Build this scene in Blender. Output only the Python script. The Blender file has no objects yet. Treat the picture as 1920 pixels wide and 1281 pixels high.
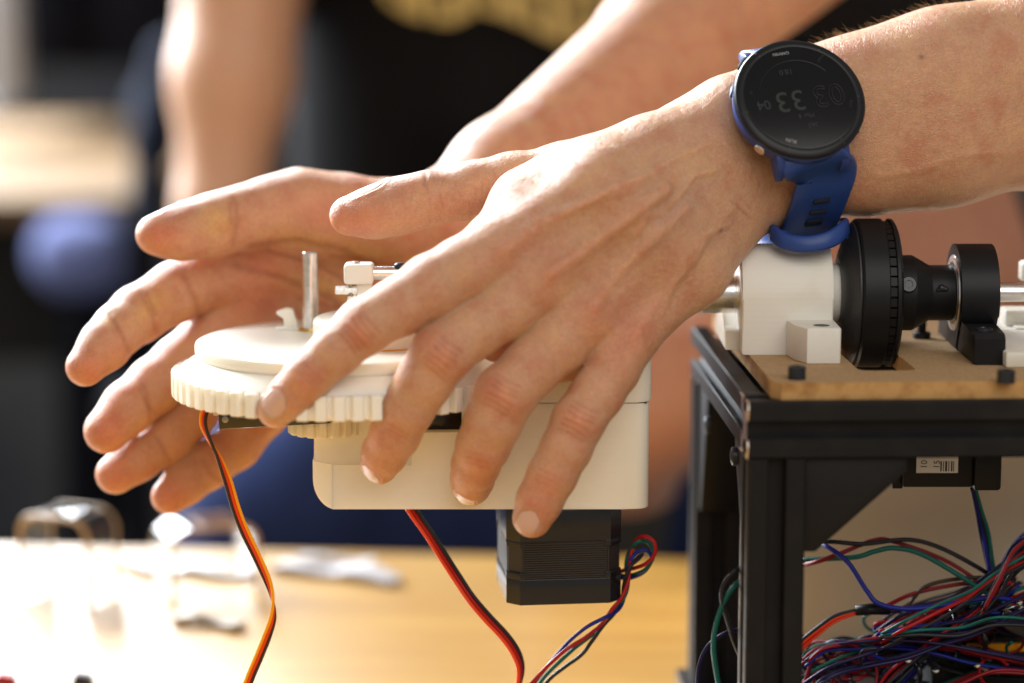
import bpy, bmesh, math, random
import numpy as np
from mathutils import Vector, Matrix
from mathutils.bvhtree import BVHTree

random.seed(7)
RNG = np.random.default_rng(11)
scene = bpy.context.scene
COL = scene.collection
MM = 0.001

# ------------------------------------------------------------------ camera
PITCH = math.radians(9.0)
DIST = 850.0                       # mm
FOC = 85.0
FPX = FOC / 36.0 * 1920.0          # pixels per unit of tangent
CP, SP = math.cos(PITCH), math.sin(PITCH)
CAMP = np.array([0.0, -DIST * CP, DIST * SP])
CF = np.array([0.0, CP, -SP]); CU = np.array([0.0, SP, CP]); CR = np.array([1.0, 0.0, 0.0])
cam_d = bpy.data.cameras.new('camera')
cam = bpy.data.objects.new('camera', cam_d); COL.objects.link(cam)
cam.location = CAMP * MM
cam.rotation_euler = (math.radians(90) - PITCH, 0, 0)
cam_d.lens = FOC; cam_d.sensor_width = 36.0; cam_d.sensor_fit = 'HORIZONTAL'
cam_d.clip_start = 0.05; cam_d.clip_end = 60
cam_d.dof.use_dof = True
cam_d.dof.focus_distance = 0.880
cam_d.dof.aperture_fstop = 3.2
cam_d.dof.aperture_blades = 9
scene.camera = cam

# ------------------------------------------------------------------ light
w = bpy.data.worlds.new('World'); scene.world = w; w.use_nodes = True
bg = w.node_tree.nodes['Background']
bg.inputs['Color'].default_value = (1.0, 0.97, 0.93, 1); bg.inputs['Strength'].default_value = 0.33

def area(name, loc, target, sx, sy, power, col):
    d = bpy.data.lights.new(name, 'AREA'); d.shape = 'RECTANGLE'; d.size = sx; d.size_y = sy
    d.energy = power; d.color = col
    o = bpy.data.objects.new(name, d); COL.objects.link(o); o.location = loc
    o.rotation_euler = (Vector(target) - Vector(loc)).to_track_quat('-Z', 'Y').to_euler()
    return o
area('window_light', (-1.60, 2.45, 1.25), (-0.3, 0.2, 0.3), 2.3, 1.9, 540, (0.88, 0.94, 1.0))
area('side_window_light', (-1.75, 1.25, 1.15), (-0.02, 0.1, 0.0), 1.0, 1.0, 48, (0.92, 0.96, 1.0))
area('room_light', (0.35, -1.15, 0.85), (0.0, 0.0, -0.02), 1.3, 1.0, 12.0, (1.0, 0.965, 0.91))
scene.view_settings.view_transform = 'Standard'
scene.view_settings.look = 'None'
scene.view_settings.exposure = 0.0
scene.view_settings.gamma = 1.0
scene.cycles.use_denoising = True
scene.cycles.max_bounces = 8
scene.cycles.sample_clamp_indirect = 6.0

# ------------------------------------------------------------------ helpers
def W(px, py, Y):
    """a point of the place, in mm, at distance Y, seen at photo pixel px,py"""
    d = CF + CR * ((px - 960.0) / FPX) + CU * ((640.5 - py) / FPX)
    return CAMP + d * ((Y - CAMP[1]) / d[1])
def G(px, py, z):
    d = CF + CR * ((px - 960.0) / FPX) + CU * ((640.5 - py) / FPX)
    return CAMP + d * ((z - CAMP[2]) / d[2])
def depth(p): return float(np.dot(np.asarray(p) - CAMP, CF))
def PX(px, p): return px * depth(p) / FPX      # a width in photo pixels -> mm at p
def proj(V):
    R = V - CAMP; dz = R @ CF
    return 960 + FPX * (R @ CR) / dz, 640.5 - FPX * (R @ CU) / dz

def mat(name, col, rough=0.5, metal=0.0, spec=0.5, sss=0.0, sss_r=(1, .5, .3), sss_s=0.003,
        noise=None, bump=None, trans=0.0, coat=0.0, ior=1.45, sheen=0.0):
    m = bpy.data.materials.new(name); m.use_nodes = True
    nt = m.node_tree; b = nt.nodes['Principled BSDF']
    b.inputs['Base Color'].default_value = (*col, 1)
    b.inputs['Roughness'].default_value = rough
    b.inputs['Metallic'].default_value = metal
    b.inputs['Specular IOR Level'].default_value = spec
    b.inputs['IOR'].default_value = ior
    b.inputs['Subsurface Weight'].default_value = sss
    b.inputs['Subsurface Radius'].default_value = sss_r
    b.inputs['Subsurface Scale'].default_value = sss_s
    b.inputs['Transmission Weight'].default_value = trans
    b.inputs['Coat Weight'].default_value = coat
    b.inputs['Sheen Weight'].default_value = sheen
    tc = nt.nodes.new('ShaderNodeTexCoord')
    if noise:        # (scale per metre, second colour, low, high)
        n = nt.nodes.new('ShaderNodeTexNoise'); n.inputs['Scale'].default_value = noise[0]; n.inputs['Detail'].default_value = 5
        r = nt.nodes.new('ShaderNodeMapRange'); r.inputs[1].default_value = noise[2]; r.inputs[2].default_value = noise[3]
        mx = nt.nodes.new('ShaderNodeMix'); mx.data_type = 'RGBA'
        mx.inputs[6].default_value = (*col, 1); mx.inputs[7].default_value = (*noise[1], 1)
        nt.links.new(tc.outputs['Object'], n.inputs['Vector'])
        nt.links.new(n.outputs[0], r.inputs[0]); nt.links.new(r.outputs[0], mx.inputs[0]); nt.links.new(mx.outputs[2], b.inputs['Base Color'])
    if bump:         # (scale, distance m, kind)
        if bump[2] == 'noise':
            n = nt.nodes.new('ShaderNodeTexNoise'); n.inputs['Scale'].default_value = bump[0]; n.inputs['Detail'].default_value = 4
        elif bump[2] == 'layers':
            n = nt.nodes.new('ShaderNodeTexWave'); n.bands_direction = 'Z'; n.inputs['Scale'].default_value = bump[0]; n.inputs['Distortion'].default_value = 0.3
        else:
            n = nt.nodes.new('ShaderNodeTexVoronoi'); n.inputs['Scale'].default_value = bump[0]
        bp = nt.nodes.new('ShaderNodeBump'); bp.inputs['Distance'].default_value = bump[1]; bp.inputs['Strength'].default_value = 1.0
        nt.links.new(tc.outputs['Object'], n.inputs['Vector'])
        nt.links.new(n.outputs[0], bp.inputs['Height']); nt.links.new(bp.outputs[0], b.inputs['Normal'])
    return m

def link(name, me, m=None, parent=None, smooth=True):
    o = bpy.data.objects.new(name, me); COL.objects.link(o)
    if m: me.materials.append(m)
    if smooth:
        me.polygons.foreach_set('use_smooth', [True] * len(me.polygons))
    if parent: o.parent = parent
    return o
def obj_bm(name, bm, m, parent=None, smooth=False, auto=None):
    bmesh.ops.recalc_face_normals(bm, faces=bm.faces[:])
    for v in bm.verts: v.co *= MM
    me = bpy.data.meshes.new(name)
    if auto is not None:
        for f in bm.faces: f.smooth = True
        for e in bm.edges:
            if len(e.link_faces) == 2 and e.calc_face_angle(0) > math.radians(auto): e.smooth = False
    bm.to_mesh(me); bm.free()
    o = bpy.data.objects.new(name, me); COL.objects.link(o); me.materials.append(m)
    if smooth: me.polygons.foreach_set('use_smooth', [True] * len(me.polygons))
    if parent: o.parent = parent
    return o
def tag(o, label=None, cat=None, group=None, kind=None):
    if label: o['label'] = label
    if cat: o['category'] = cat
    if group: o['group'] = group
    if kind: o['kind'] = kind
    return o
def empty(name, loc=(0, 0, 0), rz=0.0, label=None, cat=None, group=None):
    o = bpy.data.objects.new(name, None); COL.objects.link(o)
    o.empty_display_size = 0.02
    o.location = [c * MM for c in loc]; o.rotation_euler = (0, 0, rz)
    return tag(o, label, cat, group)
def box(bm, c, s, bev=0.0, seg=2, rot=None):
    r = bmesh.ops.create_cube(bm, size=1.0); vs = r['verts']
    for v in vs: v.co = Vector((v.co.x * s[0], v.co.y * s[1], v.co.z * s[2]))
    if bev > 0:
        es = list({e for v in vs for e in v.link_edges})
        rb = bmesh.ops.bevel(bm, geom=es, offset=bev, segments=seg, profile=0.5, affect='EDGES')
        vs = list({v for f in rb['faces'] for v in f.verts} | {v for v in vs if v.is_valid})
    M = Matrix.Translation(Vector(c)) @ (rot.to_4x4() if rot is not None else Matrix.Identity(4))
    for v in vs: v.co = M @ v.co
    return vs
def bx(name, lo, hi, m, parent=None, bev=0.4, seg=2):
    bm = bmesh.new(); c = [(a + b) / 2 for a, b in zip(lo, hi)]; s = [b - a for a, b in zip(lo, hi)]
    box(bm, c, s, bev, seg)
    return obj_bm(name, bm, m, parent, auto=35)
def frame_from(axis):
    a = Vector(axis).normalized()
    t = Vector((0, 0, 1)) if abs(a.z) < 0.9 else Vector((1, 0, 0))
    u = a.cross(t).normalized(); v = a.cross(u).normalized()
    return a, u, v
def lathe(bm, base, axis, prof, seg=48, cap=True, ph=0.0, sq=1.0):
    """prof: (distance along axis, radius)"""
    a, u, v = frame_from(axis); b = Vector(base); rings = []
    for (t, r) in prof:
        rings.append([bm.verts.new(b + a * t + (u * math.cos(ph + 2 * math.pi * i / seg) + v * math.sin(ph + 2 * math.pi * i / seg) * sq) * r) for i in range(seg)])
    for A, B in zip(rings, rings[1:]):
        for i in range(seg):
            j = (i + 1) % seg
            bm.faces.new((A[i], A[j], B[j], B[i]))
    if cap:
        bm.faces.new(rings[0]); bm.faces.new(rings[-1])
    return rings
def lath(name, base, axis, prof, m, parent=None, seg=48, auto=30, ph=0.0, sq=1.0):
    bm = bmesh.new(); lathe(bm, base, axis, prof, seg, True, ph, sq)
    return obj_bm(name, bm, m, parent, auto=auto)
def prism(bm, pts, off, bev=0):
    """extrude a closed 3D outline by the vector off"""
    A = [bm.verts.new(Vector(p)) for p in pts]; off = Vector(off)
    B = [bm.verts.new(Vector(p) + off) for p in pts]
    f0 = bm.faces.new(A); f1 = bm.faces.new(B[::-1])
    n = len(A)
    for i in range(n):
        j = (i + 1) % n; bm.faces.new((A[i], B[i], B[j], A[j]))
    if bev > 0:
        es = list(set(f0.edges) | set(f1.edges))
        bmesh.ops.bevel(bm, geom=es, offset=bev, segments=2, profile=0.5, affect='EDGES')
def pris(name, pts, off, m, parent=None, bev=0, auto=35):
    bm = bmesh.new(); prism(bm, pts, off, bev)
    return obj_bm(name, bm, m, parent, auto=auto)
def spline(pts, n=10):
    P = [np.array(p, float) for p in pts]
    P = [2 * P[0] - P[1]] + P + [2 * P[-1] - P[-2]]; out = []
    for i in range(1, len(P) - 2):
        for k in range(n):
            t = k / n
            out.append(0.5 * ((2 * P[i]) + (-P[i - 1] + P[i + 1]) * t + (2 * P[i - 1] - 5 * P[i] + 4 * P[i + 1] - P[i + 2]) * t * t + (-P[i - 1] + 3 * P[i] - 3 * P[i + 1] + P[i + 2]) * t ** 3))
    out.append(P[-2]); return out
def tube(bm, pts, r, seg=8, closed=False, flat=None):
    n = len(pts); P = [Vector(p) for p in pts]; rings = []
    a = (P[1] - P[0]).normalized(); _, u, v = frame_from(a)
    for i in range(n):
        t = (P[min(i + 1, n - 1)] - P[max(i - 1, 0)]) if not closed else (P[(i + 1) % n] - P[i - 1])
        t.normalize()
        u = (u - t * u.dot(t)).normalized(); v = t.cross(u)
        rr = r[i] if hasattr(r, '__len__') else r
        rings.append([bm.verts.new(P[i] + (u * math.cos(2 * math.pi * k / seg) + v * math.sin(2 * math.pi * k / seg) * (flat or 1)) * rr) for k in range(seg)])
    m = n if closed else n - 1
    for i in range(m):
        A, B = rings[i], rings[(i + 1) % n]
        for k in range(seg):
            j = (k + 1) % seg; bm.faces.new((A[k], A[j], B[j], B[k]))
    if not closed:
        bm.faces.new(rings[0]); bm.faces.new(rings[-1])
def tub(name, pts, r, m, parent=None, seg=8, closed=False, sp=8, flat=None):
    bm = bmesh.new(); tube(bm, spline(pts, sp) if sp else pts, r, seg, closed, flat)
    return obj_bm(name, bm, m, parent, smooth=True)
def text(name, s, size, m, origin, xd, yd, nd, parent=None, thick=0.05, outline=0.0, align='CENTER'):
    """flat lettering (mm) with its own thin relief"""
    cu = bpy.data.curves.new(name, 'FONT'); cu.body = s; cu.size = size; cu.align_x = align; cu.align_y = 'CENTER'
    if outline > 0: cu.fill_mode = 'NONE'; cu.bevel_depth = outline; cu.bevel_resolution = 0
    else: cu.extrude = thick
    cu.resolution_u = 3
    t = bpy.data.objects.new(name, cu); COL.objects.link(t)
    dg = bpy.context.evaluated_depsgraph_get(); me = bpy.data.meshes.new_from_object(t.evaluated_get(dg))
    bpy.data.objects.remove(t); bpy.data.curves.remove(cu)
    xd, yd, nd, o = (np.asarray(k, float) for k in (xd, yd, nd, origin))
    co = np.empty(len(me.vertices) * 3); me.vertices.foreach_get('co', co); co = co.reshape(-1, 3)
    co = (o + co[:, :1] * xd + co[:, 1:2] * yd + co[:, 2:] * nd) * MM
    me.vertices.foreach_set('co', co.ravel()); me.update()
    me.materials.clear()
    return link(name, me, m, parent, smooth=False)

# ------------------------------------------------------------------ materials
M = {}
M['ivory'] = mat('ivory_print', (0.92, 0.86, 0.74), 0.42, sss=0.35, sss_r=(1, .75, .4), sss_s=0.004, noise=(25, (0.88, 0.83, 0.72), .45, .7), bump=(700, 0.00004, 'layers'))
M['ivory_disc'] = mat('ivory_disc', (0.88, 0.83, 0.72), 0.38, sss=0.35, sss_r=(1, .75, .4), sss_s=0.004, bump=(1500, 0.00005, 'noise'))
M['white_print'] = mat('white_print', (0.78, 0.74, 0.66), 0.45, sss=0.3, sss_r=(1, .8, .5), sss_s=0.003, noise=(30, (0.68, 0.61, 0.48), .55, .8), bump=(700, 0.00004, 'layers'))
M['steel'] = mat('steel', (0.82, 0.80, 0.77), 0.27, 1.0, noise=(400, (0.5, 0.48, 0.44), .5, .9), bump=(900, 0.00001, 'noise'))
M['steel_dark'] = mat('steel_dark', (0.35, 0.33, 0.30), 0.3, 1.0)
M['brass'] = mat('brass', (0.75, 0.5, 0.12), 0.3, 0.8)
M['cut_alu'] = mat('cut_aluminium', (0.62, 0.56, 0.50), 0.3, 1.0)
M['anod'] = mat('black_anodised', (0.010, 0.0095, 0.010), 0.45, 0.0, 0.2, noise=(60, (0.018, 0.016, 0.015), .5, .8), bump=(1500, 0.00001, 'noise'))
M['black'] = mat('black_print', (0.009, 0.0085, 0.009), 0.42, 0, 0.25, bump=(1500, 0.00001, 'noise'))
M['black_grain'] = mat('black_grain', (0.018, 0.018, 0.02), 0.33, bump=(1600, 0.00022, 'noise'))
M['black_gloss'] = mat('black_gloss', (0.012, 0.012, 0.013), 0.2)
M['black_bolt'] = mat('black_bolt', (0.03, 0.032, 0.038), 0.35, 0.5)
M['servo'] = mat('smoked_plastic', (0.035, 0.028, 0.018), 0.15, coat=0.5)
M['mdf'] = mat('mdf', (0.46, 0.295, 0.145), 0.8, noise=(900, (0.34, 0.20, 0.085), .4, .75), bump=(2500, 0.00012, 'noise'))
M['mdf_edge'] = mat('mdf_edge', (0.50, 0.28, 0.10), 0.85, noise=(160, (0.28, 0.13, 0.035), .45, .75), bump=(1500, 0.0002, 'noise'))
M['strap'] = mat('blue_silicone', (0.016, 0.050, 0.215), 0.42, bump=(1800, 0.00002, 'noise'))
M['case'] = mat('blue_case', (0.018, 0.042, 0.17), 0.38)
M['bezel'] = mat('black_bezel', (0.008, 0.008, 0.009), 0.34, 0, 0.3)
M['screen'] = mat('watch_screen', (0.003, 0.003, 0.0035), 0.15, 0, 0.35)
M['print_grey'] = mat('print_grey', (0.30, 0.30, 0.30), 0.4)
M['print_dim'] = mat('print_dim', (0.009, 0.0088, 0.0088), 0.4)
M['print_green'] = mat('print_green', (0.0035, 0.010, 0.0035), 0.4)
M['tick'] = mat('tick', (0.16, 0.16, 0.16), 0.4)
M['laminate'] = mat('laminate', (0.055, 0.048, 0.042), 0.5, 0.6)
for n, c in dict(red=(0.36, 0.008, 0.010), orange=(0.95, 0.36, 0.008), brown=(0.055, 0.03, 0.02), blackw=(0.018, 0.018, 0.022), blue=(0.012, 0.018, 0.22),
                 teal=(0.008, 0.11, 0.09), vermil=(0.80, 0.06, 0.01), purple=(0.012, 0.009, 0.05), gold=(0.75, 0.36, 0.03), darkred=(0.20, 0.008, 0.012)).items():
    M[n] = mat('wire_' + n, c, 0.42, 0, 0.28)
# ------------------------------------------------------------------ smooth solid modelling of bodies
class Field:
    def __init__(s, lo, hi, h):
        s.h = h; s.lo = np.array(lo, float)
        s.n = [int(math.ceil((b - a) / h)) + 1 for a, b in zip(lo, hi)]
        s.F = np.full(s.n, 30.0, np.float32)
        s.ax = [s.lo[i] + np.arange(s.n[i]) * h for i in range(3)]
    def region(s, pts, rad):
        sl = []
        for i in range(3):
            a = min(p[i] for p in pts) - rad; b = max(p[i] for p in pts) + rad
            i0 = max(0, int((a - s.lo[i]) / s.h)); i1 = min(s.n[i], int((b - s.lo[i]) / s.h) + 2)
            if i1 <= i0: return None
            sl.append(slice(i0, i1))
        return tuple(sl)
    def cone(s, F, a, b, ra, rb, k, sq=None):
        """smooth-union a tapered capsule into F; sq=(dir,factor) flattens it along dir"""
        a = np.asarray(a, float); b = np.asarray(b, float)
        R = max(ra, rb) * (1.5 if sq else 1) + k + 3 * s.h
        sl = s.region((a, b), R)
        if sl is None: return
        X = s.ax[0][sl[0]][:, None, None] - a[0]; Y = s.ax[1][sl[1]][None, :, None] - a[1]; Z = s.ax[2][sl[2]][None, None, :] - a[2]
        ab = b - a; L = ab @ ab + 1e-9
        t = np.clip((X * ab[0] + Y * ab[1] + Z * ab[2]) / L, 0, 1)
        dx, dy, dz = X - ab[0] * t, Y - ab[1] * t, Z - ab[2] * t
        d2 = dx * dx + dy * dy + dz * dz
        if sq is not None:
            n = np.asarray(sq[0], float); n /= np.linalg.norm(n); q = dx * n[0] + dy * n[1] + dz * n[2]
            d2 = d2 + q * q * (1 / sq[1] ** 2 - 1)
        d = (np.sqrt(d2) - (ra + (rb - ra) * t)).astype(np.float32)
        if sq is not None: d *= min(1.0, sq[1])
        G_ = F[sl]; hh = np.maximum(k - np.abs(G_ - d), 0) / max(k, 1e-6)
        F[sl] = np.minimum(G_, d) - hh * hh * k * 0.25
    def chain(s, F, J, k, sq=None):
        for (p, r), (q, t) in zip(J, J[1:]): s.cone(F, p, q, r, t, k, sq)
    def merge(s, A, B, k):
        hh = np.maximum(k - np.abs(A - B), 0) / k
        return np.minimum(A, B) - hh * hh * k * 0.25
    def mesh(s, F, smooth=3):
        ins = F < 0
        c = [ins[i:ins.shape[0] - 1 + i, j:ins.shape[1] - 1 + j, k:ins.shape[2] - 1 + k] for i in (0, 1) for j in (0, 1) for k in (0, 1)]
        cnt = sum(x.astype(np.int8) for x in c); mask = (cnt > 0) & (cnt < 8)
        idx = np.argwhere(mask); vid = np.full(mask.shape, -1, np.int32); vid[mask] = np.arange(len(idx))
        acc = np.zeros((len(idx), 3)); num = np.zeros(len(idx))
        corners = [(i, j, k) for i in (0, 1) for j in (0, 1) for k in (0, 1)]
        for A in corners:
            for ax in range(3):
                if A[ax] == 0:
                    B = list(A); B[ax] = 1
                    fa = F[idx[:, 0] + A[0], idx[:, 1] + A[1], idx[:, 2] + A[2]]; fb = F[idx[:, 0] + B[0], idx[:, 1] + B[1], idx[:, 2] + B[2]]
                    m = (fa < 0) != (fb < 0)
                    t = fa[m] / (fa[m] - fb[m])
                    P = np.tile(np.array(A, float), (m.sum(), 1)); P[:, ax] = t
                    acc[m] += P; num[m] += 1
        V = s.lo + (idx + acc / num[:, None]) * s.h
        faces = []
        for ax in range(3):
            o1, o2 = [(1, 2), (2, 0), (0, 1)][ax]
            sa = [slice(None)] * 3; sb = [slice(None)] * 3; sa[ax] = slice(0, -1); sb[ax] = slice(1, None)
            A = ins[tuple(sa)]; B = ins[tuple(sb)]; E_ = np.argwhere(A != B)
            ok = (E_[:, o1] > 0) & (E_[:, o2] > 0) & (E_[:, o1] < mask.shape[o1]) & (E_[:, o2] < mask.shape[o2])
            E_ = E_[ok]; st = A[E_[:, 0], E_[:, 1], E_[:, 2]]
            def vv(d1, d2):
                q = E_.copy(); q[:, o1] -= d1; q[:, o2] -= d2
                return vid[q[:, 0], q[:, 1], q[:, 2]]
            Q = np.stack([vv(1, 1), vv(0, 1), vv(0, 0), vv(1, 0)], 1)
            Q[~st] = Q[~st][:, ::-1]
            faces.append(Q)
        Fc = np.concatenate(faces)
        Fc = Fc[(Fc >= 0).all(1)]
        Ed = np.concatenate([Fc[:, [0, 1]], Fc[:, [1, 2]], Fc[:, [2, 3]], Fc[:, [3, 0]]])
        deg = np.bincount(Ed.ravel(), minlength=len(V)).astype(float); deg[deg == 0] = 1
        for it in range(smooth * 2):
            S_ = np.zeros_like(V)
            for d in range(3):
                S_[:, d] = np.bincount(Ed[:, 0], V[Ed[:, 1], d], len(V)) + np.bincount(Ed[:, 1], V[Ed[:, 0], d], len(V))
            lam = 0.55 if it % 2 == 0 else -0.56
            V = V + lam * (S_ / deg[:, None] - V)
        return V, Fc
def normals(V, Fc):
    a = V[Fc[:, 2]] - V[Fc[:, 0]]; b = V[Fc[:, 3]] - V[Fc[:, 1]]; n = np.cross(a, b)
    N = np.zeros_like(V)
    for c in range(4):
        for d in range(3): N[:, d] += np.bincount(Fc[:, c], n[:, d], len(V))
    return N / (np.linalg.norm(N, axis=1)[:, None] + 1e-12)
def to_mesh(name, V, Fc, col=None):
    me = bpy.data.meshes.new(name)
    me.vertices.add(len(V)); me.vertices.foreach_set('co', (V * MM).ravel())
    me.loops.add(len(Fc) * 4); me.loops.foreach_set('vertex_index', Fc.ravel().astype(np.int32))
    me.polygons.add(len(Fc)); me.polygons.foreach_set('loop_start', (np.arange(len(Fc)) * 4).astype(np.int32)); me.polygons.foreach_set('loop_total', np.full(len(Fc), 4, np.int32))
    me.update(calc_edges=True); me.validate()
    if col is not None and len(me.vertices) == len(V):
        at = me.color_attributes.new('tone', 'FLOAT_COLOR', 'POINT')
        at.data.foreach_set('color', np.concatenate([col, np.ones((len(V), 1))], 1).ravel())
    return me
def segdist(X, Y, poly):
    best = np.full(len(X), 1e9); 
    for (x0, y0), (x1, y1) in zip(poly, poly[1:]):
        dx, dy = x1 - x0, y1 - y0; L = dx * dx + dy * dy + 1e-9
        t = np.clip(((X - x0) * dx + (Y - y0) * dy) / L, 0, 1)
        best = np.minimum(best, np.hypot(X - x0 - t * dx, Y - y0 - t * dy))
    return best

class Sculpt:
    """relief and colour on the modelled skin, laid on where the photographed skin has it"""
    def __init__(s, V, Fc, base):
        s.V, s.Fc = V, Fc; s.N = normals(V, Fc); s.D = np.zeros(len(V))
        s.X, s.Y = proj(V); r = V - CAMP; r /= np.linalg.norm(r, axis=1)[:, None]
        s.face = np.clip(-(r * s.N).sum(1) * 3, 0, 1)
        s.C = np.tile(np.array(base, float), (len(V), 1)); s.dark = np.ones(len(V))
    def mask(s, ylo=None, yhi=None):
        m = np.ones(len(s.V), bool)
        if ylo is not None: m &= s.V[:, 1] > ylo
        if yhi is not None: m &= s.V[:, 1] < yhi
        return m
    def ridge(s, poly, w, h, m=None):
        d = segdist(s.X, s.Y, poly); g = np.exp(-(d / w) ** 2) * h * s.face
        if m is not None: g = g * m
        s.D += g
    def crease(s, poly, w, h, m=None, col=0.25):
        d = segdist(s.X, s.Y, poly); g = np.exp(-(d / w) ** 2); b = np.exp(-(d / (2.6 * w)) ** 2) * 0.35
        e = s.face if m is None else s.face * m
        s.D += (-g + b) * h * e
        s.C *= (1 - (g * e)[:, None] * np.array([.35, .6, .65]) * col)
    def blob(s, x, y, rx, ry, ang, h=0.0, col=None, m=None):
        a = math.radians(ang); dx, dy = s.X - x, s.Y - y
        u = (dx * math.cos(a) + dy * math.sin(a)) / rx; v = (-dx * math.sin(a) + dy * math.cos(a)) / ry
        g = np.exp(-(u * u + v * v)) * s.face
        if m is not None: g = g * m
        if h: s.D += g * h
        if col is not None: s.C *= 1 + g[:, None] * (np.array(col) - 1)
    def nailbed(s, nail, raise_=0.3, sink=0.35):
        o, a, sd, n, Lh, Wh = nail
        q = s.V - o; u = q @ sd / Wh; v = q @ a / Lh; t = q @ n
        r = (np.abs(u) ** 2.6 + np.abs(v) ** 2.6) ** (1 / 2.6)
        on = (t > -4) & ((s.N @ n) > 0.05) & (np.linalg.norm(q, axis=1) < 14)
        g = np.where(on, 1 / (1 + np.exp((r - 1.0) * 14)), 0.0); rim = np.where(on, np.exp(-((r - 1.16) / 0.12) ** 2) * (v < 0.75), 0)
        s.D += rim * raise_ - g * sink
    def done(s): s.V = s.V + s.N * s.D[:, None]; return s.V

def nail_mesh(name, nail, bvh, m, parent, rise=0.12):
    o, a, sd, n, Lh, Wh = nail; nu, nv = 15, 19; vs = []; 
    for j in range(nv):
        v = -1 + 2 * j / (nv - 1)
        for i in range(nu):
            u = -1 + 2 * i / (nu - 1)
            # superellipse mapping, free edge a little past the tip
            uu = u * (1 - 0.42 * abs(v) ** 3.5) ; vv = v * (1 - (0.26 if v < 0 else 0.10) * abs(u) ** 3)
            p = o + a * (vv * Lh) + sd * (uu * Wh) + n * 15
            hit = bvh.ray_cast(Vector(p), Vector(-n), 25)[0]
            vs.append(np.array(hit) if hit is not None else None)
    G_ = np.array([(p if p is not None else [np.nan] * 3) for p in vs]).reshape(nv, nu, 3)
    H = (G_ - o) @ n
    ok = ~np.isnan(H); base = np.nanmedian(H)
    # smooth height field: quadratic fit, so the plate is clean
    U, Vv = np.meshgrid(np.linspace(-1, 1, nu), np.linspace(-1, 1, nv))
    A = np.stack([np.ones(nu * nv), U.ravel(), Vv.ravel(), U.ravel() ** 2, Vv.ravel() ** 2], 1)
    k = ok.ravel(); co, *_ = np.linalg.lstsq(A[k], H.ravel()[k], rcond=None)
    co[3] = min(co[3], -0.8)
    Hf = (A @ co).reshape(nv, nu) + rise
    Hf = np.where(ok, np.maximum(Hf, H + 0.10), Hf)
    for _ in range(2):
        Hs = Hf.copy(); Hs[1:-1, 1:-1] = (Hf[:-2, 1:-1] + Hf[2:, 1:-1] + Hf[1:-1, :-2] + Hf[1:-1, 2:] + 2 * Hf[1:-1, 1:-1]) / 6; Hf = np.maximum(Hs, np.where(ok, H + 0.06, -99))
    bm = bmesh.new(); T = []; B = []
    for j in range(nv):
        for i in range(nu):
            u, v = U[j, i], Vv[j, i]; uu = u * (1 - 0.42 * abs(v) ** 3.5); vv = v * (1 - (0.26 if v < 0 else 0.10) * abs(u) ** 3)
            p = o + a * (vv * Lh) + sd * (uu * Wh) + n * (Hf[j, i] - 0.12 * max(abs(u), abs(v)) ** 4)
            T.append(bm.verts.new(p)); B.append(bm.verts.new(p - n * 0.5))
    I = lambda j, i: j * nu + i
    for j in range(nv - 1):
        for i in range(nu - 1):
            bm.faces.new((T[I(j, i)], T[I(j, i + 1)], T[I(j + 1, i + 1)], T[I(j + 1, i)]))
            bm.faces.new((B[I(j, i)], B[I(j + 1, i)], B[I(j + 1, i + 1)], B[I(j, i + 1)]))
    rim = [I(0, i) for i in range(nu)] + [I(j, nu - 1) for j in range(1, nv)] + [I(nv - 1, i) for i in range(nu - 2, -1, -1)] + [I(j, 0) for j in range(nv - 2, 0, -1)]
    for x, y in zip(rim, rim[1:] + rim[:1]): bm.faces.new((T[x], B[x], B[y], T[y]))
    return obj_bm(name, bm, m, parent, smooth=True)

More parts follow.
